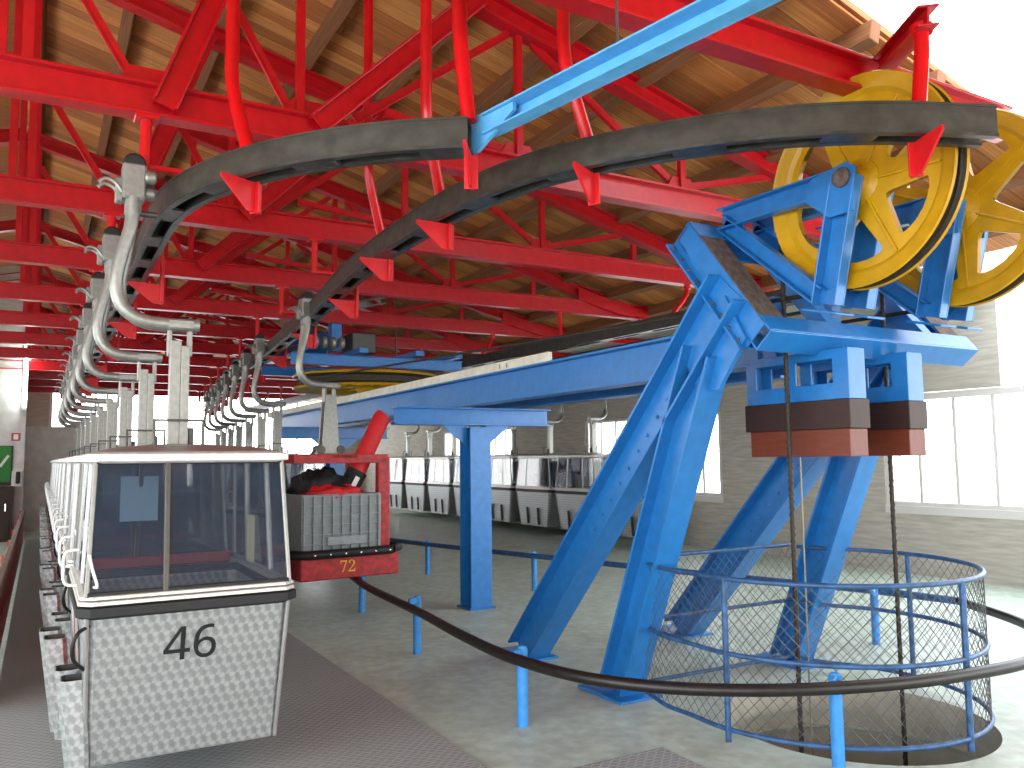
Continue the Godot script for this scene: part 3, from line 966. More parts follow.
func build_tower() -> void:
	var t := thing("tension_tower", "blue riveted steel tower leaning over the shaft, carrying both yellow sheaves", "tower", Vector3(4.45, 0, -4.9))
	var o := Vector3(-4.45, 0, 4.9)
	var ddeck := Vector3(0, 0.775, -0.632).normalized()   # up the slope of the deck
	var ndeck := Vector3(0, 0.632, 0.775).normalized()
	var f0 := Vector3(0, 2.39, -3.36)                    # front lower edge, upper surface
	for x in [3.6, 5.3]:
		var mb := MB.new()
		# long raking leg
		var a := Vector3(x, 0.0, -6.16)
		var b := Vector3(x, 2.66, -3.62)
		mb.ibeam(a + o, b + o, 0.30, 0.20, Vector3(0, 0.69, -0.72), 0.02, 0.016)
		build(mb, "leg", M.blue, t)
		mb = MB.new()
		var c := Vector3(x, 0.0, -4.84)
		var d := Vector3(x, 2.30, -3.86)
		mb.ibeam(c + o, d + o, 0.26, 0.20, Vector3(0, 0.4, -0.92), 0.02, 0.016)
		build(mb, "leg", M.blue, t)
		for q in [a, c]:
			mb = MB.new()
			mb.box(q + o + Vector3(0, 0.01, 0), Vector3(0.36, 0.02, 0.52))
			build(mb, "base_plate", M.blue, t)
		# gusset between the two legs and under the deck
		mb = MB.new()
		mb.prism(PackedVector2Array([Vector2(-3.92, 2.05), Vector2(-3.74, 2.05), Vector2(-3.50, 2.34), Vector2(-3.66, 2.62), Vector2(-4.05, 2.30)]), Vector3(x - 0.012, 0, 0) + o, Vector3(0, 0, 1), Vector3.UP, 0.03)
		build(mb, "gusset", M.blue, t)
		# rivet rows on the gusset and the leg
		mb = MB.new()
		for k in 7:
			var p := b.lerp(a, 0.09 + 0.085 * k) + Vector3(-0.014, 0, 0)
			for s in [-0.075, 0.075]:
				mb.lathe(p + o + Vector3(0, 0.72, 0.69) * s, Vector3(-1, 0, 0), [Vector2(0.013, 0), Vector2(0.011, 0.007), Vector2(0.0, 0.010)], 8)
		build(mb, "rivets", M.blue, t).set_meta("kind", "stuff")
	# deck: two sloping side beams, two cross beams
	for x in [3.70, 5.42]:
		var mb := MB.new()
		var p := f0 + Vector3(x, 0, 0) + ddeck * 0.02
		var q := p + ddeck * 0.98
		mb.channel(p - ndeck * 0.10 + o, q - ndeck * 0.10 + o, 0.20, 0.20, ndeck, 1.0 if x < 4.0 else -1.0, 0.014)
		build(mb, "deck_side_beam", M.blue, t)
		mb = MB.new()
		mb.bar(p + ndeck * 0.004 + o, q + ndeck * 0.004 + o, 0.20, 0.006, ndeck, 0.001)
		build(mb, "dust_layer", M.dusty, t).set_meta("label", "brown dust lying on the upper flange")
		var sx := -1.0 if x < 4.0 else 1.0
		mb = MB.new()
		mb.bar(p - ndeck * 0.193 + Vector3(sx * 0.13, 0, 0) + o, q - ndeck * 0.193 + Vector3(sx * 0.13, 0, 0) + o, 0.07, 0.014, ndeck, 0.002)
		build(mb, "lower_flange", M.blue, t)
		mb = MB.new()
		for k in 9:
			var s := p.lerp(q, 0.06 + 0.11 * k) - ndeck * 0.186 + Vector3(sx * 0.13, 0, 0)
			mb.lathe(s + o, ndeck, [Vector2(0.014, 0), Vector2(0.011, 0.008), Vector2(0.0, 0.011)], 8)
		build(mb, "rivets", M.dusty, t).set_meta("kind", "stuff")
	for k in 2:
		var mb := MB.new()
		var p := f0 + ddeck * (0.02 if k == 0 else 0.92)
		mb.channel(p + Vector3(3.60, 0, 0) - ndeck * 0.07 + o, p + Vector3(5.60, 0, 0) - ndeck * 0.07 + o, 0.16, 0.14, ndeck, -1.0 if k == 0 else 1.0, 0.014)
		build(mb, "deck_cross_beam", M.blue, t)
	var mb := MB.new()
	for x in [3.98, 4.93]:
		mb = MB.new()
		mb.bar(f0 + ddeck * 0.02 + Vector3(x + 0.28, 0, 0) - ndeck * 0.06 + o, f0 + ddeck * 0.98 + Vector3(x + 0.28, 0, 0) - ndeck * 0.06 + o, 0.10, 0.10, ndeck)
		build(mb, "deck_beam", M.blue, t)
	# bearing frames of the sheaves
	for x in [3.85, 4.12, 4.80, 5.07]:
		var ap := Vector3(x, 3.18, -2.97) + o
		var lo := Vector3(x, 2.50, -3.14) + o
		var hi := Vector3(x, 3.20, -3.96) + o
		var fr := Node3D.new()
		fr.name = "bearing_frame"
		t.add_child(fr, true)
		mb = MB.new()
		mb.channel(ap + Vector3(0, 0.02, 0), lo, 0.17, 0.08, Vector3(0, 0, 1), 1.0, 0.012)
		build(mb, "post", M.blue, fr)
		mb = MB.new()
		mb.channel(hi, ap + Vector3(0, 0, 0.04), 0.14, 0.07, Vector3.UP, 1.0, 0.012)
		build(mb, "upper_strut", M.blue, fr)
		mb = MB.new()
		mb.channel(hi + Vector3(0, -0.02, 0.02), lo + Vector3(0, 0.05, -0.04), 0.11, 0.07, ndeck, 1.0, 0.012)
		build(mb, "base_strut", M.blue, fr)
		mb = MB.new()
		mb.prism(PackedVector2Array([Vector2(-0.26, -0.07), Vector2(-0.10, -0.20), Vector2(0.06, -0.20), Vector2(0.085, 0.04), Vector2(0.03, 0.085), Vector2(-0.22, 0.05)]), ap + Vector3(-0.03, 0, 0), Vector3(0, 0, 1), Vector3.UP, 0.014)
		build(mb, "head_plate", M.blue, fr)
		mb = MB.new()
		mb.lathe(ap + Vector3(-0.035, 0, 0), Vector3(-1, 0, 0), [Vector2(0.055, 0), Vector2(0.055, 0.02), Vector2(0.035, 0.035), Vector2(0, 0.035)], 20)
		build(mb, "axle_end", M.dusty, fr)
		mb = MB.new()
		mb.box(lo + Vector3(0, -0.045, 0.0), Vector3(0.16, 0.016, 0.24), Basis(Vector3.RIGHT, 0.25))
		build(mb, "foot_plate", M.blue, fr)
	# buffer boxes hung below the deck, each with two squared timbers
	for x in [4.19, 4.74]:
		var bx := Node3D.new()
		bx.name = "buffer_box"
		t.add_child(bx, true)
		var c := Vector3(x, 0, -3.63) + o
		for s in [-1.0, 1.0]:
			var face := MB.new()
			var px: float = 0.07 * s
			face.box(c + Vector3(px, 2.03, 0), Vector3(0.012, 0.10, 0.80))
			face.box(c + Vector3(px, 2.255, 0), Vector3(0.012, 0.06, 0.80))
			for zz in [-0.36, -0.03, 0.345]:
				face.box(c + Vector3(px, 2.155, zz), Vector3(0.0118, 0.16, 0.09 if zz < 0.3 else 0.11))
			build(face, "side_frame", M.blue, bx)
		for s in [-1.0, 1.0]:
			var face := MB.new()
			face.box(c + Vector3(0, 2.1325, 0.40 * s), Vector3(0.152, 0.305, 0.012))
			build(face, "end_plate", M.blue, bx)
		var hg := MB.new()
		hg.box(c + Vector3(0, 2.48, -0.22), Vector3(0.10, 0.42, 0.12))
		build(hg, "suspension_block", M.blue, bx)
		hg = MB.new()
		hg.box(c + Vector3(0, 2.34, 0.10), Vector3(0.10, 0.14, 0.12))
		build(hg, "suspension_block", M.blue, bx)
		var tm := MB.new()
		tm.box(Vector3.ZERO, Vector3(0.83, 0.175, 0.18))
		var w := build(tm, "timber", M.buffer_old, bx)
		w.transform = Transform3D(Basis(Vector3.UP, PI * 0.5), c + Vector3(0, 1.892, 0))
		w.set_meta("label", "dark weathered upper buffer timber")
		tm = MB.new()
		tm.box(Vector3.ZERO, Vector3(0.78, 0.165, 0.16))
		w = build(tm, "timber", M.buffer_new, bx)
		w.transform = Transform3D(Basis(Vector3.UP, PI * 0.5), c + Vector3(0, 1.722, 0.01))
		w.set_meta("label", "red-brown lower buffer timber")

func wheel(t: Node3D, axis: Vector3, R: float, holes: int, turn: float, mat: Material) -> void:
	# rim with rope groove
	var mb := MB.new()
	var s := R / 0.6
	mb.lathe(Vector3.ZERO, axis, [Vector2(R * 0.82, -0.018 * s), Vector2(R * 0.86, -0.035 * s), Vector2(R * 0.955, -0.052 * s), Vector2(R * 0.985, -0.06 * s), Vector2(R, -0.05 * s), Vector2(R * 0.985, -0.04 * s)], 72)
	mb.lathe(Vector3.ZERO, axis, [Vector2(R * 0.985, 0.04 * s), Vector2(R, 0.05 * s), Vector2(R * 0.985, 0.06 * s), Vector2(R * 0.955, 0.052 * s), Vector2(R * 0.86, 0.035 * s), Vector2(R * 0.82, 0.018 * s)], 72)
	build(mb, "rim", mat, t)
	mb = MB.new()
	mb.lathe(Vector3.ZERO, axis, [Vector2(R * 0.985, -0.04 * s), Vector2(R * 0.90, -0.022 * s), Vector2(R * 0.90, 0.022 * s), Vector2(R * 0.985, 0.04 * s)], 72)
	build(mb, "rope_groove", M.groove, t)
	mb = MB.new()
	mb.lathe(Vector3.ZERO, axis, [Vector2(0, -0.085 * s), Vector2(R * 0.10, -0.085 * s), Vector2(R * 0.12, -0.075 * s), Vector2(R * 0.15, -0.04 * s), Vector2(R * 0.22, -0.024 * s), Vector2(R * 0.22, 0.024 * s), Vector2(R * 0.15, 0.04 * s), Vector2(R * 0.12, 0.075 * s), Vector2(R * 0.10, 0.085 * s), Vector2(0, 0.085 * s)], 36)
	build(mb, "hub", mat, t)
	# disc with rounded three-cornered openings
	var a := axis.cross(Vector3(0.31, 0.87, 0.21)).normalized()
	var b := axis.cross(a).normalized()
	mb = MB.new()
	var ra := R * 0.34
	var rb := R * 0.75
	var rs := [R * 0.14, ra]
	for k in range(1, 18):
		rs.append(lerpf(ra, rb, 0.5 - 0.5 * cos(PI * k / 18.0)))
	rs.append(rb)
	rs.append(R * 0.84)
	var half := PI / holes
	var th := 0.018 * s
	for h in holes:
		var mid := turn + TAU * h / holes
		for i in rs.size() - 1:
			var ph := [0.0, 0.0]
			for j in 2:
				var r: float = rs[i + j]
				if r > ra and r < rb:
					var u: float = (r - ra) / (rb - ra)
					var maxw: float = lerpf(0.05, 0.66, u) * R * 0.40 / r
					var e: float = minf(u / 0.10, (1.0 - u) / 0.13)
					if e < 1.0: maxw *= sqrt(1.0 - (1.0 - e) * (1.0 - e))
					ph[j] = minf(maxw * 1.15, half * 0.78)
			for sd in [-1.0, 1.0]:
				for q in 2:
					var f0: float = lerpf(ph[0], half, q * 0.5)
					var f1: float = lerpf(ph[0], half, (q + 1) * 0.5)
					var g0: float = lerpf(ph[1], half, q * 0.5)
					var g1: float = lerpf(ph[1], half, (q + 1) * 0.5)
					var P := []
					for w in [[rs[i], f0], [rs[i], f1], [rs[i + 1], g1], [rs[i + 1], g0]]:
						var an: float = mid + sd * w[1]
						P.append((a * cos(an) + b * sin(an)) * w[0])
					for fs in [-1.0, 1.0]:
						var ofs: Vector3 = axis * th * fs
						mb.quad(P[0] + ofs, P[1] + ofs, P[2] + ofs, P[3] + ofs, axis * fs)
					if q == 0 and (ph[0] > 0.0 or ph[1] > 0.0):
						var an2: float = mid
						var nn: Vector3 = -(a * -sin(an2) + b * cos(an2)) * sd
						mb.quad(P[0] - axis * th, P[3] - axis * th, P[3] + axis * th, P[0] + axis * th, nn)
	build(mb, "disc", mat, t)
	for h in holes:
		var an := turn + TAU * (h + 0.5) / holes
		var d := a * cos(an) + b * sin(an)
		mb = MB.new()
		mb.box(d * R * 0.48, Vector3(R * 0.68, 0.062 * s, 0.016 * s), Basis(d, axis, d.cross(axis)), 0.003)
		build(mb, "spoke", mat, t)

func build_sheaves_and_ropes() -> void:
	var s1 := thing("rope_sheave", "yellow spoked rope sheave on the tower, the nearer of the two", "sheave", Vector3(3.98, 3.18, -2.98), 0.0, "yellow rope sheaves")
	wheel(s1, Vector3(1, 0, 0), 0.605, 6, 0.35, M.yellow)
	var s2 := thing("rope_sheave", "yellow spoked rope sheave on the tower, farther and at the right edge", "sheave", Vector3(4.93, 3.16, -2.98), 0.0, "yellow rope sheaves")
	wheel(s2, Vector3(1, 0, 0), 0.605, 6, 0.75, M.yellow)
	for q in [[3.98, 3.18, "dark wire rope hanging from the nearer yellow sheave into the shaft"], [4.93, 3.16, "dark wire rope hanging from the farther yellow sheave into the shaft"]]:
		var mb := MB.new()
		var r := 0.578
		var c := Vector3(q[0], q[1], -2.99)
		var p := []
		for k in 14: p.append(Vector3(c.x, lerpf(-5.9, c.y, k / 13.0), c.z - r))
		for k in range(1, 28):
			var an := PI - TAU * 0.75 * k / 27.0
			p.append(c + Vector3(0.002 * k, sin(an) * r, cos(an) * r))
		for k in range(1, 8):
			p.append(Vector3(c.x + 0.055, c.y - r, c.z).lerp(Vector3(3.37 if c.x < 4.5 else 5.63, 2.86, -12.6), k / 7.0))
		mb.tube(p, 0.0135, 8)
		# raised outer strands wind round the straight drop
		for st in 3:
			var hx := []
			for k in 90:
				var y := lerpf(-0.46, c.y - 0.1, k / 89.0)
				var an2: float = y * 42.0 + TAU * st / 3.0
				hx.append(Vector3(c.x + cos(an2) * 0.011, y, c.z - r + sin(an2) * 0.011))
			mb.tube(hx, 0.007, 5)
		var o := build(mb, "wire_rope", M.rope)
		tag(o, q[2], "rope")
	var tr := MB.new()
	tr.tube([Vector3(4.22, -5.9, -3.7), Vector3(4.22, 0.5, -3.7), Vector3(4.22, 2.5, -3.7)], 0.006, 6)
	tag(build(tr, "signal_cord", M.rope_thin), "thin pale cord hanging beside the near wire rope", "cord")

const FENCE_C := Vector3(4.5, 0, -3.87)
const FENCE_R := 0.985

func fence_path() -> Array:
	var p := [Vector3(3.66, 0, -4.66), Vector3(3.53, 0, -4.25)]
	for k in 13:
		var an := deg_to_rad(190.0 - (190.0 + 38.0) * k / 12.0)
		p.append(FENCE_C + Vector3(cos(an), 0, sin(an)) * FENCE_R)
	p.append(Vector3(5.24, 0, -4.66))
	return smooth_path(p, 0.06)

func build_pit_fence() -> void:
	var t := thing("shaft_fence", "round blue tube fence with wire netting around the shaft", "fence", FENCE_C)
	var path := fence_path()
	for i in path.size(): path[i] -= FENCE_C
	for y in [0.93, 0.50, 0.07]:
		var mb := MB.new()
		var p := []
		for q in path: p.append(q + Vector3(0, y, 0))
		mb.tube(p, 0.015, 8)
		build(mb, "rail", M.fence, t)
		mb = MB.new()
		mb.tube([Vector3(3.68, y + 0.01, -4.72) - FENCE_C, Vector3(5.22, y + 0.01, -4.72) - FENCE_C], 0.015, 8)
		build(mb, "rail", M.fence, t)
	# posts
	var posts := [Vector3(3.53, 0, -3.70), Vector3(4.56, 0, -2.885), Vector3(5.485, 0, -3.87)]
	for q in posts:
		var mb := MB.new()
		var b: Vector3 = q
		mb.tube([b - FENCE_C, b - FENCE_C + Vector3(0, 0.93, 0)], 0.018, 10)
		build(mb, "post", M.fence, t)
	# netting: two families of crossing wires between lower and upper rail
	var lens := [0.0]
	for i in range(1, path.size()): lens.append(lens[i - 1] + path[i].distance_to(path[i - 1]))
	var total: float = lens[lens.size() - 1]
	var hgt := 0.84
	var pitch := 0.075
	var net := MB.new()
	var slope := 0.95
	for fam in [-1.0, 1.0]:
		var s0 := -hgt * slope
		while s0 < total + hgt * slope:
			var pts := []
			for k in 9:
				var y := 0.08 + hgt * k / 8.0
				var s: float = s0 + fam * slope * hgt * (k / 8.0)
				if s >= 0.0 and s <= total:
					pts.append(along(path, lens, s) + Vector3(0, y, 0))
			if pts.size() > 1:
				net.tube(pts, 0.002, 4, false)
			s0 += pitch
	# back panel
	var q0 := Vector3(3.70, 0, -4.70) - FENCE_C
	for fam in [-1.0, 1.0]:
		var s0 := -hgt
		while s0 < 1.5 + hgt:
			var k0 := clampf(-s0 * fam / hgt if fam > 0.0 else (s0 - 1.5) / hgt, 0.0, 1.0)
			var k1 := clampf((1.5 - s0) / hgt if fam > 0.0 else s0 / hgt, 0.0, 1.0)
			if k1 - k0 > 0.02:
				net.tube([q0 + Vector3(s0 + fam * hgt * k0, 0.08 + hgt * k0, 0), q0 + Vector3(s0 + fam * hgt * k1, 0.08 + hgt * k1, 0)], 0.002, 4, false)
			s0 += pitch
	build(net, "wire_netting", M.wire, t).set_meta("kind", "stuff")

func along(path: Array, lens: Array, s: float) -> Vector3:
	var lo := 0
	var hi := lens.size() - 1
	while hi - lo > 1:
		var m := (lo + hi) / 2
		if lens[m] <= s: lo = m
		else: hi = m
	var k: float = (s - lens[lo]) / maxf(lens[hi] - lens[lo], 1e-6)
	return path[lo].lerp(path[hi], k)

func build_guide_rail() -> void:
	var t := thing("cabin_guide_rail", "dark curved guide tube on short blue posts looping around the shaft", "guide rail", Vector3(2.6, 0, -4.4))
	var o := Vector3(-2.6, 0, 4.4)
	var y := 0.44
	var p := [Vector3(3.0, y, -9.2), Vector3(2.76, y, -7.7), Vector3(2.66, y, -6.2), Vector3(2.555, y, -5.1), Vector3(2.545, y, -4.4), Vector3(2.69, y, -3.80), Vector3(3.05, y, -3.36), Vector3(3.68, y, -3.01), Vector3(4.45, y, -2.83), Vector3(5.22, y, -2.85), Vector3(6.02, y, -3.32), Vector3(6.62, y, -4.22)]
	for i in p.size(): p[i] += o
	var mb := MB.new()
	mb.tube(smooth_path(p, 0.1), 0.034, 12)
	build(mb, "guide_tube", M.bumper_tube, t)
	var b := [Vector3(6.62, y, -4.22), Vector3(6.5, y, -4.95), Vector3(6.18, y, -5.95), Vector3(5.36, y, -8.9), Vector3(4.78, y, -11.25), Vector3(4.4, y, -13.2)]
	for i in b.size(): b[i] += o
	mb = MB.new()
	mb.tube(smooth_path(b, 0.15), 0.032, 10)
	build(mb, "guide_tube", M.fence, t).set_meta("label", "blue painted return side of the guide tube")
	for q in [Vector3(3.1, 0, -8.79), Vector3(2.85, 0, -6.68), Vector3(2.65, 0, -4.56), Vector3(3.75, 0, -3.115), Vector3(5.42, 0, -9.0), Vector3(4.9, 0, -11.1), Vector3(6.4, 0, -4.86)]:
		mb = MB.new()
		var pp: Vector3 = q + o
		mb.tube([pp, pp + Vector3(0, 0.47, 0)], 0.035, 14)
		mb.tube([pp + Vector3(0, 0.47, 0), pp + Vector3(0, 0.485, 0)], 0.035, 14, true, 0.022)
		build(mb, "post", M.blue_post, t)
		mb = MB.new()
		mb.box(pp + Vector3(-0.05, 0.45, 0.03), Vector3(0.11, 0.05, 0.03), Basis(Vector3.UP, 0.5))
		build(mb, "clamp", M.blue_post, t)

func build_track_beams() -> void:
	# T-shaped portal carrying two long beams
	for q in [[-8.37, "blue steel column with a wide crosshead under the long beams"], [-14.2, "far blue column with crosshead, mostly hidden behind the hangers"]]:
		var cz: float = q[0]
		var cx := 4.28 if cz > -10.0 else 4.5
		var t := thing("support_column", q[1], "column", Vector3(cx, 0, cz), 0.0, "blue support columns")
		var mb := MB.new()
		mb.ibeam(Vector3(0, 0, 0), Vector3(0, 2.0, 0), 0.28, 0.26, Vector3(0.0, 0, 1), 0.024, 0.016)
		build(mb, "shaft", M.blue, t)
		mb = MB.new()
		mb.box(Vector3(0, 0.01, 0), Vector3(0.32, 0.02, 0.34))
		build(mb, "base_plate", M.blue, t)
		mb = MB.new()
		mb.ibeam(Vector3(-0.98, 2.12, 0), Vector3(0.96, 2.12, 0), 0.20, 0.20, Vector3.UP, 0.02, 0.014)
		build(mb, "crosshead", M.blue, t)
		for s in [-1.0, 1.0]:
			mb = MB.new()
			mb.prism(PackedVector2Array([Vector2(0.12 * s, 2.03), Vector2(0.44 * s, 2.03), Vector2(0.12 * s, 1.78)]), Vector3(0, 0, 0.03), Vector3.RIGHT, Vector3.UP, 0.016)
			build(mb, "haunch", M.blue, t)
	var t := thing("track_beam", "long blue beam with a cream strip, running back from the tower", "beam", Vector3(4.2, 2.40, -4.2))
	var mb := MB.new()
	mb.ibeam(Vector3(0, 0, 0.2), Vector3(0.1, 0, -13.5), 0.32, 0.18, Vector3.UP, 0.022, 0.016)
	build(mb, "beam", M.blue, t)
	mb = MB.new()
	mb.box(Vector3(-0.02, 0.205, -8.0), Vector3(0.05, 0.10, 11.2))
	build(mb, "cream_strip", M.cream_strip, t)
	mb = MB.new()
	mb.box(Vector3(-0.046, 0.205, -3.2), Vector3(0.004, 0.05, 0.03))
	mb.box(Vector3(-0.046, 0.205, -3.35), Vector3(0.004, 0.05, 0.03))
	build(mb, "strip_clips", M.steel, t)
	t = thing("track_beam", "second long blue beam, running back behind the one with the cream strip", "beam", Vector3(5.15, 2.40, -4.2))
	mb = MB.new()
	mb.ibeam(Vector3(0, 0, -0.4), Vector3(-0.15, 0, -13.5), 0.28, 0.18, Vector3.UP, 0.022, 0.016)
	build(mb, "beam", M.blue, t)
	# thin conduit beside the return rail
	mb = MB.new()
	mb.tube(smooth_path([Vector3(6.15, 2.98, -5.2), Vector3(6.0, 2.98, -9.0), Vector3(5.85, 2.98, -16.0)], 0.5), 0.018, 8)
	build(mb, "conduit", M.rubber, find_child("overhead_rail_002", false, false))

func build_drive() -> void:
	var bw := thing("bull_wheel", "large horizontal yellow bull wheel below the blue drive platform", "wheel", Vector3(4.5, 2.86, -12.6))
	wheel(bw, Vector3(0, 1, 0), 1.15, 8, 0.2, M.yellow)
	var t := thing("drive_platform", "blue drive platform with machinery above the horizontal yellow wheel", "platform", Vector3(4.5, 3.0, -12.6))
	for z in [-0.9, 0.9]:
		var mb := MB.new()
		mb.ibeam(Vector3(-1.45, 0.10, z), Vector3(1.25, 0.10, z), 0.16, 0.10, Vector3.UP)
		build(mb, "cross_beam", M.blue, t)
	for x in [-1.3, -0.4, 0.5, 1.15]:
		var mb := MB.new()
		mb.bar(Vector3(x, 0.26, -1.0), Vector3(x, 0.26, 1.0), 0.14, 0.08)
		build(mb, "beam", M.blue, t)
	for x in [-1.25, -0.65]:
		var mb := MB.new()
		mb.box(Vector3(x, 0.62, 0.4), Vector3(0.16, 0.66, 0.16))
		build(mb, "stanchion", M.blue, t)
	var mb := MB.new()
	mb.lathe(Vector3(-0.9, 0.5, -0.3), Vector3(1, 0, 0), [Vector2(0, -0.4), Vector2(0.19, -0.4), Vector2(0.2, -0.36), Vector2(0.2, 0.3), Vector2(0.12, 0.36), Vector2(0.05, 0.5), Vector2(0, 0.5)], 20)
	build(mb, "motor", M.blue, t)
	mb = MB.new()
	mb.box(Vector3(-0.2, 0.45, 0.2), Vector3(0.40, 0.32, 0.5), Basis.IDENTITY, 0.02)
	build(mb, "gearbox", M.steel_dark, t)
	for k in 5:
		mb = MB.new()
		mb.lathe(Vector3(-1.2 + 0.13 * k, 0.37, 0.8), Vector3(1, 0, 0), [Vector2(0, -0.04), Vector2(0.07, -0.04), Vector2(0.09, -0.02), Vector2(0.09, 0.02), Vector2(0.07, 0.04), Vector2(0, 0.04)], 14)
		build(mb, "roller", M.steel, t)
	mb = MB.new()
	mb.channel(Vector3(-1.35, 0.80, 0.6), Vector3(0.05, 1.10, 0.6), 0.10, 0.22, Vector3.UP)
	build(mb, "cable_tray", M.alu, t)
	mb = MB.new()
	mb.box(Vector3(0.5, 1.0, 0.0), Vector3(0.02, 1.5, 0.02))
	build(mb, "hanger_rod", M.steel_dark, t)

# ------------------------------------------------------------------ gondolas
func ring_rect(hx: float, hz: float, y: float, ch: float) -> Array:
	# rounded rectangle outline, 8 points, counter-clockwise seen from above
	return [Vector3(hx - ch, y, hz), Vector3(-hx + ch, y, hz), Vector3(-hx, y, hz - ch), Vector3(-hx, y, -hz + ch), Vector3(-hx + ch, y, -hz), Vector3(hx - ch, y, -hz), Vector3(hx, y, -hz + ch), Vector3(hx, y, hz - ch)]

func loft(mb: MB, A: Array, B: Array) -> void:
	var m := A.size()
	var ca := Vector3.ZERO
	for p in A: ca += p / m
	for p in B: ca += p / m
	ca *= 0.5
	for i in m:
		var j := (i + 1) % m
		var nn: Vector3 = (A[j] - A[i]).cross(B[i] - A[i])
		if nn.length() < 1e-9: nn = (A[j] - A[i]).cross(B[j] - A[i])
		nn = nn.normalized()
		var mid: Vector3 = (A[i] + A[j] + B[i] + B[j]) * 0.25 - ca
		if nn.dot(mid) < 0.0: nn = -nn
		mb.quad(A[i], A[j], B[j], B[i], nn)

func cap(mb: MB, A: Array, nn: Vector3) -> void:
	mb.face(A, nn)

const HB := Vector2(0.455, 0.55)    # half sizes (across, along) at the bottom
const HS := Vector2(0.502, 0.735)   # at the sill
const HT := Vector2(0.475, 0.64)    # at the roof
const YB := 0.20
const YS := 1.015
const YT := 1.655

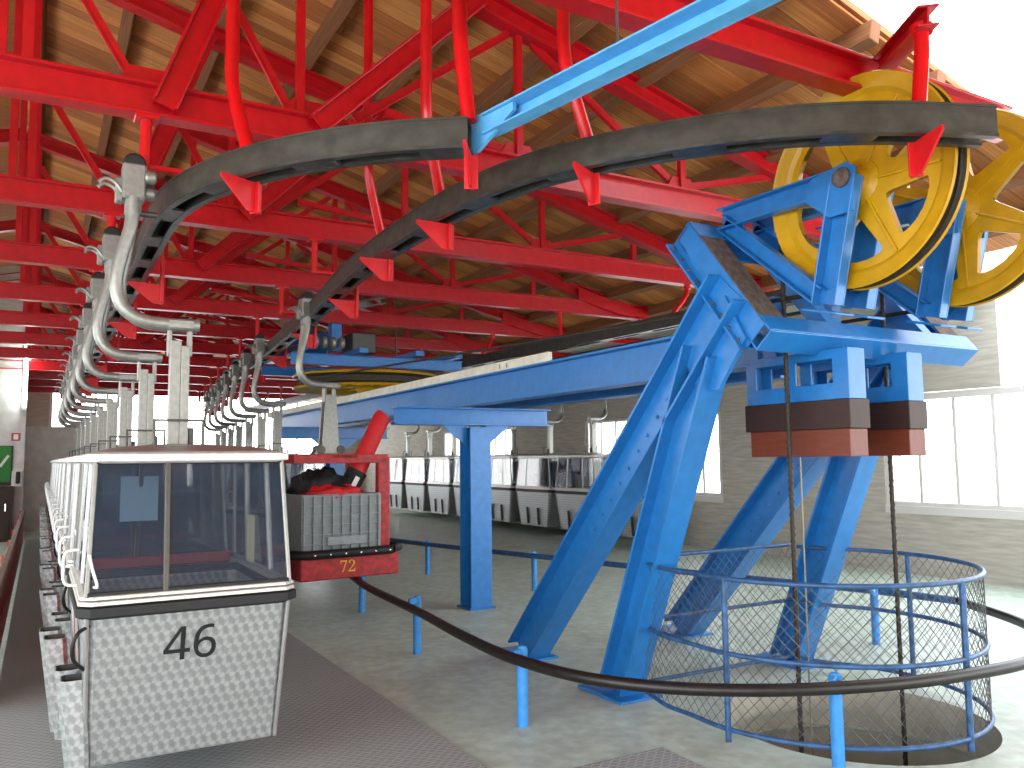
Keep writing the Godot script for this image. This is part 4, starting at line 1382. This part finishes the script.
func make_gondola(label: String) -> Node3D:
	var t := thing("gondola", label, "gondola", Vector3.ZERO, 0.0, "parked gondolas")
	# lower body of engine-turned sheet
	var mb := MB.new()
	loft(mb, ring_rect(HB.x, HB.y, YB, 0.03), ring_rect(HS.x - 0.02, HS.y - 0.02, YS - 0.09, 0.05))
	cap(mb, ring_rect(HB.x, HB.y, YB, 0.03), Vector3.DOWN)
	var body := build(mb, "lower_body", M.turned, t)
	# bright edge beads on the four lower corners
	for sx in [-1.0, 1.0]:
		for sz in [-1.0, 1.0]:
			mb = MB.new()
			mb.tube([Vector3(HB.x * sx, YB, (HB.y - 0.0) * sz) * Vector3(0.985, 1, 0.985), Vector3((HS.x - 0.02) * sx * 0.975, YS - 0.09, (HS.y - 0.02) * sz * 0.985)], 0.012, 8)
			build(mb, "corner_bead", M.alu, body)
	# floor
	mb = MB.new()
	mb.box(Vector3(0, 0.52, 0), Vector3(0.88, 0.02, 1.18))
	build(mb, "cabin_floor", M.steel_dark, t)
	# bumper and bright sill trims
	mb = MB.new()
	loft(mb, ring_rect(HS.x - 0.015, HS.y - 0.015, YS - 0.10, 0.05), ring_rect(HS.x + 0.014, HS.y + 0.014, YS - 0.085, 0.06))
	loft(mb, ring_rect(HS.x + 0.014, HS.y + 0.014, YS - 0.085, 0.06), ring_rect(HS.x + 0.014, HS.y + 0.014, YS - 0.045, 0.06))
	loft(mb, ring_rect(HS.x + 0.014, HS.y + 0.014, YS - 0.045, 0.06), ring_rect(HS.x - 0.02, HS.y - 0.02, YS - 0.038, 0.05))
	build(mb, "bumper", M.rubber, t)
	mb = MB.new()
	for q in [[0.0, -0.038, 0.006, -0.018], [-0.004, -0.012, 0.002, 0.006]]:
		loft(mb, ring_rect(HS.x - 0.02, HS.y - 0.02, YS + q[1], 0.05), ring_rect(HS.x + q[2], HS.y + q[2], YS + q[1] + 0.004, 0.055))
		loft(mb, ring_rect(HS.x + q[2], HS.y + q[2], YS + q[1] + 0.004, 0.055), ring_rect(HS.x + q[2] - 0.004, HS.y + q[2] - 0.004, YS + q[3], 0.055))
		loft(mb, ring_rect(HS.x + q[2] - 0.004, HS.y + q[2] - 0.004, YS + q[3], 0.055), ring_rect(HS.x - 0.03, HS.y - 0.03, YS + q[3] + 0.003, 0.05))
	build(mb, "sill_trim", M.alu_rim, t)
	# roof: rim and crowned top
	mb = MB.new()
	loft(mb, ring_rect(HT.x - 0.02, HT.y - 0.02, YT - 0.012, 0.04), ring_rect(HT.x + 0.012, HT.y + 0.012, YT, 0.05))
	loft(mb, ring_rect(HT.x + 0.012, HT.y + 0.012, YT, 0.05), ring_rect(HT.x + 0.012, HT.y + 0.012, YT + 0.034, 0.05))
	loft(mb, ring_rect(HT.x + 0.012, HT.y + 0.012, YT + 0.034, 0.05), ring_rect(HT.x - 0.02, HT.y - 0.02, YT + 0.046, 0.05))
	build(mb, "roof_rim", M.alu_rim, t)
	mb = MB.new()
	loft(mb, ring_rect(HT.x - 0.02, HT.y - 0.02, YT + 0.045, 0.05), ring_rect(HT.x * 0.7, HT.y * 0.72, YT + 0.075, 0.06))
	loft(mb, ring_rect(HT.x * 0.7, HT.y * 0.72, YT + 0.075, 0.06), ring_rect(HT.x * 0.3, HT.y * 0.35, YT + 0.09, 0.04))
	cap(mb, ring_rect(HT.x * 0.3, HT.y * 0.35, YT + 0.09, 0.04), Vector3.UP)
	cap(mb, ring_rect(HT.x - 0.03, HT.y - 0.03, YT - 0.005, 0.05), Vector3.DOWN)
	build(mb, "roof", M.alu, t)
	# window posts
	var at := func(sx: float, sz: float, k: float) -> Vector3:
		var hx := lerpf(HS.x, HT.x, k) - 0.028
		var hz := lerpf(HS.y, HT.y, k) - 0.028
		return Vector3(hx * sx, lerpf(YS + 0.005, YT, k), hz * sz)
	for c in [[-1, 1], [1, 1], [-1, -1], [1, -1]]:
		mb = MB.new()
		mb.bar(at.call(c[0], c[1], 0.0), at.call(c[0], c[1], 1.0), 0.02, 0.02, Vector3(c[0], 0, 0))
		build(mb, "corner_post", M.steel, t)
	for sz in [1.0, -1.0]:
		mb = MB.new()
		mb.bar(at.call(-0.27, sz, 0.0), at.call(-0.27, sz, 1.0), 0.026, 0.034, Vector3(0, 0, sz))
		build(mb, "window_post", M.steel_dark, t)
		# rails of the end windows
		mb = MB.new()
		mb.bar(at.call(-1, sz, 0.99), at.call(1, sz, 0.99), 0.022, 0.022)
		build(mb, "window_rail", M.black, t)
		mb = MB.new()
		mb.bar(at.call(-1, sz, 0.015), at.call(1, sz, 0.015), 0.022, 0.022)
		build(mb, "window_rail", M.black, t)
	for sx in [1.0, -1.0]:
		for kz in [-0.42, 0.42]:
			mb = MB.new()
			mb.bar(at.call(sx, kz, 0.0), at.call(sx, kz, 1.0), 0.026, 0.026, Vector3(sx, 0, 0))
			build(mb, "window_post", M.alu, t)
		mb = MB.new()
		mb.bar(at.call(sx, -1, 0.99), at.call(sx, 1, 0.99), 0.02, 0.02)
		build(mb, "window_rail", M.alu, t)
		mb = MB.new()
		mb.bar(at.call(sx, -1, 0.015), at.call(sx, 1, 0.015), 0.02, 0.02)
		build(mb, "window_rail", M.alu, t)
	# panes
	for sz in [1.0, -1.0]:
		for q in [[-0.97, -0.305], [-0.235, 0.97]]:
			mb = MB.new()
			pane(mb, at.call(q[0], sz, 0.02), at.call(q[1], sz, 0.02), at.call(q[1], sz, 0.98), at.call(q[0], sz, 0.98), Vector3(0, 0, sz))
			build(mb, "pane", M.glass, t)
	for sx in [1.0, -1.0]:
		for q in [[-0.97, -0.44], [-0.40, 0.40], [0.44, 0.97]]:
			mb = MB.new()
			pane(mb, at.call(sx, q[0], 0.02), at.call(sx, q[1], 0.02), at.call(sx, q[1], 0.98), at.call(sx, q[0], 0.98), Vector3(sx, 0, 0))
			build(mb, "pane", M.glass, t)
	# benches
	for sz in [1.0, -1.0]:
		mb = MB.new()
		mb.box(Vector3(0, 0.80, 0.40 * sz), Vector3(0.84, 0.05, 0.34), Basis.IDENTITY, 0.012)
		mb.box(Vector3(0, 0.93 if sz > 0.0 else 1.03, 0.575 * sz), Vector3(0.84, 0.07, 0.035), Basis(Vector3.RIGHT, 0.12 * sz), 0.012)
		build(mb, "bench", M.seat, t)
	# notices in the windows
	mb = MB.new()
	mb.box(Vector3(-0.13, 1.42, -0.62), Vector3(0.22, 0.28, 0.002), Basis.IDENTITY, 0.0)
	build(mb, "notice", M.paper, t)
	mb = MB.new()
	mb.box(Vector3(0.452, 1.18, -0.12), Vector3(0.002, 0.28, 0.20), Basis.IDENTITY, 0.0)
	build(mb, "notice", M.paper_cream, t)
	# door on the left side: leaf edges, grab handles, ski quivers
	for z in [-0.30, 0.30]:
		mb = MB.new()
		mb.bar(Vector3(-HB.x - 0.006, YB + 0.03, z * 0.85), Vector3(-HS.x + 0.004, YS - 0.1, z), 0.03, 0.014, Vector3(-1, 0, 0))
		build(mb, "door_edge", M.alu, t)
	mb = MB.new()
	mb.box(Vector3(-HB.x - 0.022, 0.55, 0.0), Vector3(0.006, 0.5, 0.45), Basis(Vector3(0, 0, 1), 0.03))
	build(mb, "door_panel", M.seat, t)
	for z in [0.50, -0.34]:
		mb = MB.new()
		var x := -HS.x - 0.005
		mb.tube(smooth_path([Vector3(x, YS + 0.04, z), Vector3(x - 0.05, YS + 0.05, z), Vector3(x - 0.06, YS + 0.13, z), Vector3(x - 0.05, YS + 0.20, z), Vector3(x + 0.005, YS + 0.21, z)], 0.02), 0.008, 8)
		build(mb, "grab_handle", M.handle, t)
	mb = MB.new()
	mb.tube(smooth_path([Vector3(-HS.x + 0.06, YS + 0.05, HS.y - 0.03), Vector3(-HS.x + 0.07, YS + 0.06, HS.y + 0.015), Vector3(-HS.x + 0.05, YS + 0.13, HS.y + 0.015), Vector3(-HS.x + 0.035, YS + 0.20, HS.y - 0.03)], 0.02), 0.007, 8)
	build(mb, "grab_handle", M.handle, t)
	mb = MB.new()
	mb.tube(smooth_path([Vector3(-HS.x + 0.05, YS - 0.13, HS.y - 0.06), Vector3(-HS.x - 0.01, YS - 0.16, HS.y + 0.01), Vector3(-HS.x - 0.02, YS - 0.26, HS.y - 0.01), Vector3(-HS.x + 0.035, YS - 0.34, HS.y - 0.09)], 0.02), 0.009, 8)
	build(mb, "grab_handle", M.black, t)
	for qq in [[0.45, -0.53, 0.64], [-0.22, -0.60, 0.72]]:
		var z: float = qq[0]
		var qv := Node3D.new()
		qv.name = "ski_quiver"
		t.add_child(qv, true)
		for k in 2:
			mb = MB.new()
			var c := Vector3(qq[1] + 0.02 * k, 0, z - 0.085 + 0.17 * k)
			var ty: float = qq[2] - 0.015 * k
			var A := []
			var B := []
			for r in ring_rect(0.040, 0.066, 0, 0.018): A.append(r + c + Vector3(0.04 - 0.25 * (qq[1] + 0.53), 0.17, 0))
			for r in ring_rect(0.056, 0.078, 0, 0.022): B.append(r + c + Vector3(0.0, ty, 0))
			loft(mb, A, B)
			cap(mb, A, Vector3.DOWN)
			var I := []
			for r in ring_rect(0.050, 0.072, 0, 0.018): I.append(r + c + Vector3(0.0, ty, 0))
			for i in 8:
				var j := (i + 1) % 8
				mb.quad(B[i], B[j], I[j], I[i], Vector3.UP)
			build(mb, "sleeve", M.turned, qv)
			mb = MB.new()
			var D := []
			for r in ring_rect(0.048, 0.070, 0, 0.018): D.append(r + c + Vector3(0.004, ty - 0.06, 0))
			loft(mb, I, D)
			mb.inside_out()
			cap(mb, D, Vector3.UP)
			build(mb, "sleeve_lining", M.steel_dark, qv)
		mb = MB.new()
		mb.box(Vector3(qq[1] + 0.07, 0.50, z), Vector3(0.10, 0.03, 0.05))
		build(mb, "bracket", M.steel, qv)
	# fender strips on the right side
	for z in [-0.22, 0.22]:
		mb = MB.new()
		mb.bar(Vector3(HB.x + 0.012, YB + 0.03, z), Vector3(HB.x + 0.036, YB + 0.38, z), 0.06, 0.02, Vector3(1, 0, 0))
		build(mb, "fender_strip", M.rubber, t)
	hanger(t, YT + 0.07)
	return t

func pane(mb: MB, a: Vector3, b: Vector3, c: Vector3, d: Vector3, out: Vector3) -> void:
	var th := 0.004
	var nn := (b - a).cross(c - a).normalized()
	if nn.dot(out) < 0.0: nn = -nn
	mb.quad(a + nn * th, b + nn * th, c + nn * th, d + nn * th, nn)
	mb.quad(a, b, c, d, -nn)
	for e in [[a, b], [b, c], [c, d], [d, a]]:
		var m: Vector3 = (e[0] + e[1]) * 0.5 - (a + b + c + d) * 0.25
		mb.quad(e[0], e[1], e[1] + nn * th, e[0] + nn * th, m.normalized())

func hanger(t: Node3D, y0: float, heavy := false) -> void:
	var hg := Node3D.new()
	hg.name = "hanger"
	t.add_child(hg)
	var mb := MB.new()
	# hanger plates
	var yt := 2.44
	if heavy:
		mb.prism(PackedVector2Array([Vector2(-0.055, yt - 0.10), Vector2(0.055, yt - 0.10), Vector2(0.09, y0 + 0.12), Vector2(0.2, y0), Vector2(-0.2, y0), Vector2(-0.09, y0 + 0.12)]), Vector3(0, 0, 0.05), Vector3.RIGHT, Vector3.UP, 0.02)
		mb.prism(PackedVector2Array([Vector2(-0.055, yt - 0.10), Vector2(0.055, yt - 0.10), Vector2(0.09, y0 + 0.12), Vector2(0.2, y0), Vector2(-0.2, y0), Vector2(-0.09, y0 + 0.12)]), Vector3(0, 0, -0.05), Vector3.RIGHT, Vector3.UP, 0.02)
	else:
		mb.box(Vector3(-0.022, (yt - 0.09 + y0) * 0.5, 0), Vector3(0.06, yt - 0.09 - y0, 0.07))
		mb.box(Vector3(0.03, (yt - 0.12 + y0) * 0.5, 0), Vector3(0.046, yt - 0.12 - y0, 0.09))
	build(mb, "hanger_plate", M.steel, hg)
	mb = MB.new()
	for s in [-1.0, 1.0]:
		mb.box(Vector3(0.055 * s, yt - 0.09, 0), Vector3(0.024, 0.18, 0.06))
		mb.tube([Vector3(0.05 * s, yt - 0.16, 0), Vector3(0.062 * s, yt - 0.16, 0)], 0.02, 10)
	mb.box(Vector3(0, yt + 0.0, 0), Vector3(0.15, 0.06, 0.15), Basis.IDENTITY, 0.01)
	build(mb, "shackle", M.steel, hg)
	for z in [-0.042, 0.042]:
		mb = MB.new()
		var dx := -0.012 if z > 0.0 else 0.012
		mb.tube(smooth_path([Vector3(-0.27, 3.16, z), Vector3(-0.275, 3.02, z), Vector3(-0.315 + dx, 2.80, z), Vector3(-0.335 + dx, 2.66, z), Vector3(-0.315 + dx, 2.55, z), Vector3(-0.25 + dx, 2.475, z), Vector3(-0.15, 2.445, z), Vector3(0.10, 2.44, z)], 0.035), 0.035, 12)
		build(mb, "arm_tube", M.steel, hg)
	# grip head
	mb = MB.new()
	mb.box(Vector3(-0.27, 3.25, 0), Vector3(0.125, 0.21, 0.14), Basis.IDENTITY, 0.012)
	mb.box(Vector3(-0.27, 3.12, 0), Vector3(0.085, 0.10, 0.11), Basis.IDENTITY, 0.01)
	mb.box(Vector3(-0.345, 3.20, 0), Vector3(0.04, 0.14, 0.08), Basis.IDENTITY, 0.008)
	build(mb, "grip_head", M.steel, hg)
	mb = MB.new()
	mb.lathe(Vector3(-0.27, 3.355, 0), Vector3(0, 0, 1), [Vector2(0, -0.06), Vector2(0.05, -0.06), Vector2(0.062, -0.05), Vector2(0.062, 0.05), Vector2(0.05, 0.06), Vector2(0, 0.06)], 16)
	build(mb, "top_roller", M.rubber, hg)
	for z in [-0.05, 0.05]:
		mb = MB.new()
		mb.tube(smooth_path([Vector3(-0.33, 3.18, z), Vector3(-0.37, 3.23, z), Vector3(-0.42, 3.245, z), Vector3(-0.45, 3.22, z)], 0.02), 0.012, 6)
		build(mb, "coupling_hook", M.steel, hg)
	for q in [[3.285, 0.045], [3.285, -0.045], [3.20, 0.0]]:
		mb = MB.new()
		mb.lathe(Vector3(-0.185, q[0], q[1]), Vector3(1, 0, 0), [Vector2(0, -0.03), Vector2(0.03, -0.03), Vector2(0.036, -0.02), Vector2(0.036, 0.02), Vector2(0.03, 0.03), Vector2(0, 0.03)], 14)
		build(mb, "side_roller", M.steel, hg)
	mb = MB.new()
	mb.tube([Vector3(-0.24, 3.08, 0), Vector3(-0.14, 3.08, 0)], 0.018, 8)
	build(mb, "side_pin", M.steel_dark, hg)
	# damper frame at the foot
	mb = MB.new()
	if not heavy:
		mb.box(Vector3(0, y0 + 0.012, 0), Vector3(0.30, 0.024, 0.16))
		mb.tube([Vector3(-0.13, y0 + 0.02, 0.07), Vector3(-0.13, y0 + 0.16, 0.07), Vector3(0.13, y0 + 0.16, 0.07), Vector3(0.13, y0 + 0.02, 0.07)], 0.01, 6)
		mb.tube([Vector3(0.07, y0 + 0.02, 0), Vector3(0.07, y0 + 0.12, 0)], 0.02, 10)
	else:
		mb.tube([Vector3(-0.11, y0 + 0.06, 0.075), Vector3(-0.11, y0 + 0.06, -0.075)], 0.045, 14)
		mb.tube([Vector3(0.11, y0 + 0.06, 0.075), Vector3(0.11, y0 + 0.06, -0.075)], 0.045, 14)
	build(mb, "damper", M.steel_dark, hg)

func number_plate(t: Node3D, text: String, size: float, at: Transform3D, mat: Material, face := "Droid Sans", called := "number") -> void:
	var tm := TextMesh.new()
	var f := SystemFont.new()
	f.font_names = PackedStringArray([face])
	tm.font = f
	tm.text = text
	tm.font_size = 96
	tm.pixel_size = size / 96.0
	tm.depth = 0.003
	inst(tm, called, mat, t, at)

func build_cabins() -> void:
	var g := make_gondola("bright patterned aluminium gondola numbered 46 at the front of the left row")
	var c0 := Vector3(0.685, 0, -5.12)
	# row 3 and the others first copy the plain gondola
	for i in range(1, 10):
		copy(g, "aluminium gondola in the left row, %s behind number 46" % ORD[i - 1], c0 + Vector3(0, 0, -1.70 * i), 0.0, "gondolas of the left row")
	for i in range(0, 7):
		var z := -11.75 - 1.70 * i
		copy(g, "aluminium gondola in the slanting middle row, %s behind the red carrier" % ORD[i], Vector3(rail2_x(z) + 0.13, 0, z), atan(0.1), "gondolas of the middle row")
	for i in range(0, 8):
		var z := -12.25 - 1.63 * i
		copy(g, "gondola parked along the window wall, %s from the front of its row" % ORD[i], Vector3(9.80, 0, z), PI, "gondolas along the window wall")
	g.position = c0
	g.set_meta("group", "gondolas of the left row")
	# lettering on the front, lying on the raking lower panel
	var rake := atan2(HS.y - HB.y, YS - YB - 0.09)
	var b := Basis(Vector3.RIGHT, rake)
	var y := 0.755
	var k := (y - YB) / (YS - 0.09 - YB)
	var zf := lerpf(HB.y, HS.y - 0.02, k) + 0.004
	number_plate(g, "46", 0.235, Transform3D(b, Vector3(0.0, y, zf)), M.ink)

func build_service_carrier() -> void:
	var z := -8.62
	var x := rail2_x(z) + 0.22
	var t := thing("service_carrier", "red open service carrier numbered 72 hanging behind gondola 46", "carrier", Vector3(x, 0, z), atan(0.1))
	var mb := MB.new()
	# tray
	mb.box(Vector3(0.02, 0.595, 0), Vector3(1.06, 0.23, 1.1), Basis.IDENTITY, 0.012)
	build(mb, "tray", M.tray_red, t)
	mb = MB.new()
	var r := ring_rect(0.60, 0.60, 0.735, 0.16)
	r.append(r[0])
	mb.tube(r, 0.045, 10, false)
	build(mb, "bumper", M.rubber, t)
	mb = MB.new()
	for k in 6:
		mb.lathe(Vector3(-0.40 + 0.16 * k, 0.735, 0.645), Vector3(0, 0, 1), [Vector2(0.011, 0), Vector2(0.008, 0.006), Vector2(0, 0.008)], 8)
	build(mb, "bumper_bolts", M.chrome, t)
	# frame: hoop at the right and a top beam
	for zz in [-0.40, 0.36]:
		mb = MB.new()
		mb.bar(Vector3(0.455, 0.70, zz), Vector3(0.455, 1.68, zz), 0.08, 0.14, Vector3.RIGHT, 0.012)
		build(mb, "upright", M.tray_red, t)
	mb = MB.new()
	mb.bar(Vector3(-0.5, 1.66, 0.36), Vector3(0.5, 1.66, 0.36), 0.08, 0.09)
	mb.bar(Vector3(-0.5, 1.66, -0.40), Vector3(0.5, 1.66, -0.40), 0.08, 0.09)
	mb.bar(Vector3(0, 1.69, -0.44), Vector3(0, 1.69, 0.40), 0.30, 0.05)
	build(mb, "top_frame", M.tray_red, t)
	hanger(t, 1.70, true)
	number_plate(t, "72", 0.16, Transform3D(Basis.IDENTITY, Vector3(-0.02, 0.60, 0.553)), M.yellow_ink, "Droid Serif")
	# grey plastic crate standing on the tray
	var c := thing("plastic_crate", "grey ribbed plastic crate standing on the red carrier", "crate", Vector3(x, 0.71, z) + Basis(Vector3.UP, atan(0.1)) * Vector3(-0.06, 0, 0.06), atan(0.1))
	var W := 0.84
	var D := 0.86
	var H := 0.60
	for s in [-1.0, 1.0]:
		mb = MB.new()
		mb.box(Vector3(0, H * 0.5, s * (D * 0.5 - 0.012)), Vector3(W, H, 0.02))
		build(mb, "wall", M.crate, c)
		mb = MB.new()
		mb.box(Vector3(s * (W * 0.5 - 0.012), H * 0.5, 0), Vector3(0.02, H, D - 0.03))
		build(mb, "wall", M.crate, c)
	mb = MB.new()
	mb.box(Vector3(0, 0.012, 0), Vector3(W, 0.024, D))
	build(mb, "bottom", M.crate, c)
	mb = MB.new()
	for k in 9:
		mb.box(Vector3(-W * 0.5 + 0.02 + (W - 0.04) * k / 8.0, H * 0.5, D * 0.5 + 0.008), Vector3(0.010, H - 0.02, 0.02), Basis.IDENTITY, 0.002)
	for k in 7:
		mb.box(Vector3(0, 0.02 + (H - 0.04) * k / 6.0, D * 0.5 + 0.008), Vector3(W, 0.010, 0.019), Basis.IDENTITY, 0.002)
	for k in 8:
		mb.box(Vector3(W * 0.5 + 0.008, H * 0.5, -D * 0.5 + 0.02 + (D - 0.04) * k / 7.0), Vector3(0.02, H - 0.02, 0.010), Basis.IDENTITY, 0.002)
	build(mb, "rib_grid", M.crate_rib, c)
	mb = MB.new()
	mb.box(Vector3(0.05, 0.14, D * 0.5 + 0.012), Vector3(0.42, 0.09, 0.03), Basis.IDENTITY, 0.01)
	build(mb, "label_panel", M.crate_rib, c)
	# red and black gear lying in the crate
	var bag := thing("gear_bag", "crumpled black and red equipment bag heaped in the grey crate", "bag", c.position + Vector3(0, 0.40, 0))
	lump(bag, "bag_body", M.bag_black, Vector3(-0.06, 0.22, 0.06), Vector3(0.32, 0.22, 0.28), 5)
	lump(bag, "bag_flap", M.bag_red, Vector3(-0.02, 0.20, 0.22), Vector3(0.33, 0.10, 0.20), 9)
	lump(bag, "bag_pocket", M.bag_black, Vector3(-0.20, 0.27, 0.16), Vector3(0.15, 0.12, 0.15), 14)
	var sl := thing("padded_tube", "long red padded sleeve sticking up out of the grey crate", "padding", c.position + Vector3(0.18, 0.40, 0.10))
	mb = MB.new()
	mb.tube([Vector3(-0.10, -0.05, 0.0), Vector3(-0.02, 0.14, 0.0), Vector3(0.12, 0.40, 0.0), Vector3(0.40, 0.98, 0.0), Vector3(0.43, 1.01, 0)], 0.10, 16, true, 0.092)
	build(mb, "sleeve", M.bag_red, sl)
	mb = MB.new()
	mb.tube([Vector3(-0.11, 0.0, 0.0), Vector3(-0.01, 0.16, 0.0), Vector3(0.135, 0.42, 0.0)], 0.112, 16, true, 0.108)
	build(mb, "cuff", M.bag_black, sl)
	mb = MB.new()
	mb.box(Vector3(0.07, 0.30, 0.112), Vector3(0.05, 0.14, 0.006), Basis(Vector3(0, 0, 1), -0.5))
	build(mb, "woven_badge", M.white, sl)

func lump(t: Node3D, called: String, mat: Material, c: Vector3, r: Vector3, sd: int) -> void:
	var f := FastNoiseLite.new()
	f.seed = sd
	f.frequency = 1.6
	f.fractal_octaves = 3
	var st := SurfaceTool.new()
	st.begin(Mesh.PRIMITIVE_TRIANGLES)
	st.set_smooth_group(0)
	var nu := 28
	var nv := 16
	var P := []
	for j in nv + 1:
		var row := []
		for i in nu:
			var th := PI * j / nv
			var ph := TAU * i / nu
			var d := Vector3(sin(th) * cos(ph), cos(th), sin(th) * sin(ph))
			var k := 1.0 + 0.42 * f.get_noise_3dv(d * 1.3)
			row.append(c + d * r * k)
		P.append(row)
	for j in nv:
		for i in nu:
			var i2 := (i + 1) % nu
			for q in [[P[j][i], P[j][i2], P[j + 1][i2]], [P[j][i], P[j + 1][i2], P[j + 1][i]]]:
				for p in q: st.add_vertex(p)
	st.index()
	st.generate_normals()
	inst(st.commit(), called, mat, t)

func build_left_side() -> void:
	# low red barrier with a wooden top board
	var t := thing("barrier", "low red barrier with a wooden top rail along the left edge", "barrier", Vector3(-0.26, 0, -13.5))
	for i in 7:
		var mb := MB.new()
		var z := -5.9 + 1.95 * i
		mb.box(Vector3(0, 0.30, z), Vector3(0.04, 0.50, 1.92))
		build(mb, "panel", M.red, t)
	for i in 8:
		var mb := MB.new()
		mb.box(Vector3(-0.04, 0.33, -6.87 + 1.95 * i), Vector3(0.05, 0.66, 0.05))
		build(mb, "post", M.red, t)
	var mb := MB.new()
	mb.box(Vector3.ZERO, Vector3(13.7, 0.10, 0.06), Basis.IDENTITY, 0.008)
	var w := build(mb, "top_rail", M.bench_wood, t)
	w.transform = Transform3D(Basis(Vector3.UP, PI * 0.5), Vector3(0, 0.63, -0.05))
	# white partition with lamp, sign and telephone
	mb = MB.new()
	mb.box(Vector3(-2.0, 2.35, -21.15), Vector3(3.4, 4.7, 0.3), Basis.IDENTITY, 0.0)
	var p := build(mb, "wall_partition", M.white_wall)
	p.set_meta("kind", "structure")
	p.set_meta("label", "white partition wall at the left end of the barrier")
	mb = MB.new()
	mb.box(Vector3(-2.0, 5.35, -21.15), Vector3(3.4, 1.3, 0.3), Basis.IDENTITY, 0.0)
	p = build(mb, "wall_beam", M.concrete_wall)
	p.set_meta("kind", "structure")
	p.set_meta("label", "grey concrete beam above the white partition")
	mb = MB.new()
	mb.box(Vector3(0.2, 1.27, -23.5), Vector3(1.2, 2.54, 0.2), Basis.IDENTITY, 0.0)
	p = build(mb, "wall_end", M.white_wall)
	p.set_meta("kind", "structure")
	p.set_meta("label", "low grey wall behind the white partition")
	var l := thing("fluorescent_lamp", "bright upright fluorescent tube on the white partition", "lamp", Vector3(-0.335, 2.86, -20.93))
	mb = MB.new()
	mb.tube([Vector3(0, 0.0, 0), Vector3(0, 1.36, 0)], 0.045, 12)
	build(mb, "tube", M.tube_light, l)
	mb = MB.new()
	mb.box(Vector3(-0.01, 0.68, -0.05), Vector3(0.09, 1.46, 0.03))
	build(mb, "fitting", M.white, l)
	for k in 3:
		var li := OmniLight3D.new()
		li.name = "lamp_light"
		l.add_child(li, true)
		li.position = Vector3(0.02, 0.25 + 0.43 * k, 0.09)
		li.light_energy = 0.5
		li.light_color = Color(0.93, 1.0, 0.96)
		li.light_size = 0.05
		li.omni_range = 60.0
		li.omni_attenuation = 2.0
		li.shadow_enabled = true
	var s := thing("exit_sign", "green emergency sign board on the white partition", "sign", Vector3(-0.72, 1.60, -20.98))
	mb = MB.new()
	mb.box(Vector3(0, 0, 0), Vector3(0.42, 0.86, 0.03))
	build(mb, "frame", M.door_wood, s)
	mb = MB.new()
	mb.box(Vector3(0, 0.03, 0.012), Vector3(0.36, 0.76, 0.02))
	build(mb, "panel", M.green_sign, s)
	mb = MB.new()
	mb.bar(Vector3(-0.12, 0.10, 0.024), Vector3(-0.02, -0.02, 0.024), 0.004, 0.05, Vector3.UP, 0.0)
	mb.bar(Vector3(-0.02, -0.02, 0.024), Vector3(0.13, 0.22, 0.024), 0.004, 0.05, Vector3.UP, 0.0)
	build(mb, "white_mark", M.white, s)
	s = thing("fire_notice", "small red and white notice on the white partition", "sign", Vector3(-0.47, 2.22, -20.985))
	mb = MB.new()
	mb.box(Vector3.ZERO, Vector3(0.17, 0.17, 0.015))
	build(mb, "plate", M.red, s)
	mb = MB.new()
	mb.box(Vector3(0, 0, 0.008), Vector3(0.09, 0.11, 0.006))
	build(mb, "symbol", M.white, s)
	s = thing("wall_telephone", "black wall telephone on a white plate beside the green sign", "telephone", Vector3(-0.42, 1.32, -20.97))
	mb = MB.new()
	mb.box(Vector3.ZERO, Vector3(0.20, 0.34, 0.04))
	build(mb, "back_plate", M.white, s)
	mb = MB.new()
	mb.box(Vector3(0.02, 0.02, 0.04), Vector3(0.08, 0.26, 0.06), Basis.IDENTITY, 0.015)
	build(mb, "handset", M.black, s)
	s = thing("wooden_cupboard", "dark brown wooden cupboard below the green sign", "cupboard", Vector3(-0.78, 0, -20.8))
	mb = MB.new()
	mb.box(Vector3(0, 0.58, 0), Vector3(0.62, 1.16, 0.36))
	build(mb, "body", M.door_wood, s)
	mb = MB.new()
	mb.box(Vector3(-0.01, 0.58, 0.19), Vector3(0.54, 1.06, 0.02))
	var dr := build(mb, "door", M.door_wood, s)
	mb = MB.new()
	mb.box(Vector3(0.18, 0.72, 0.215), Vector3(0.03, 0.16, 0.03))
	build(mb, "handle", M.chrome, dr)
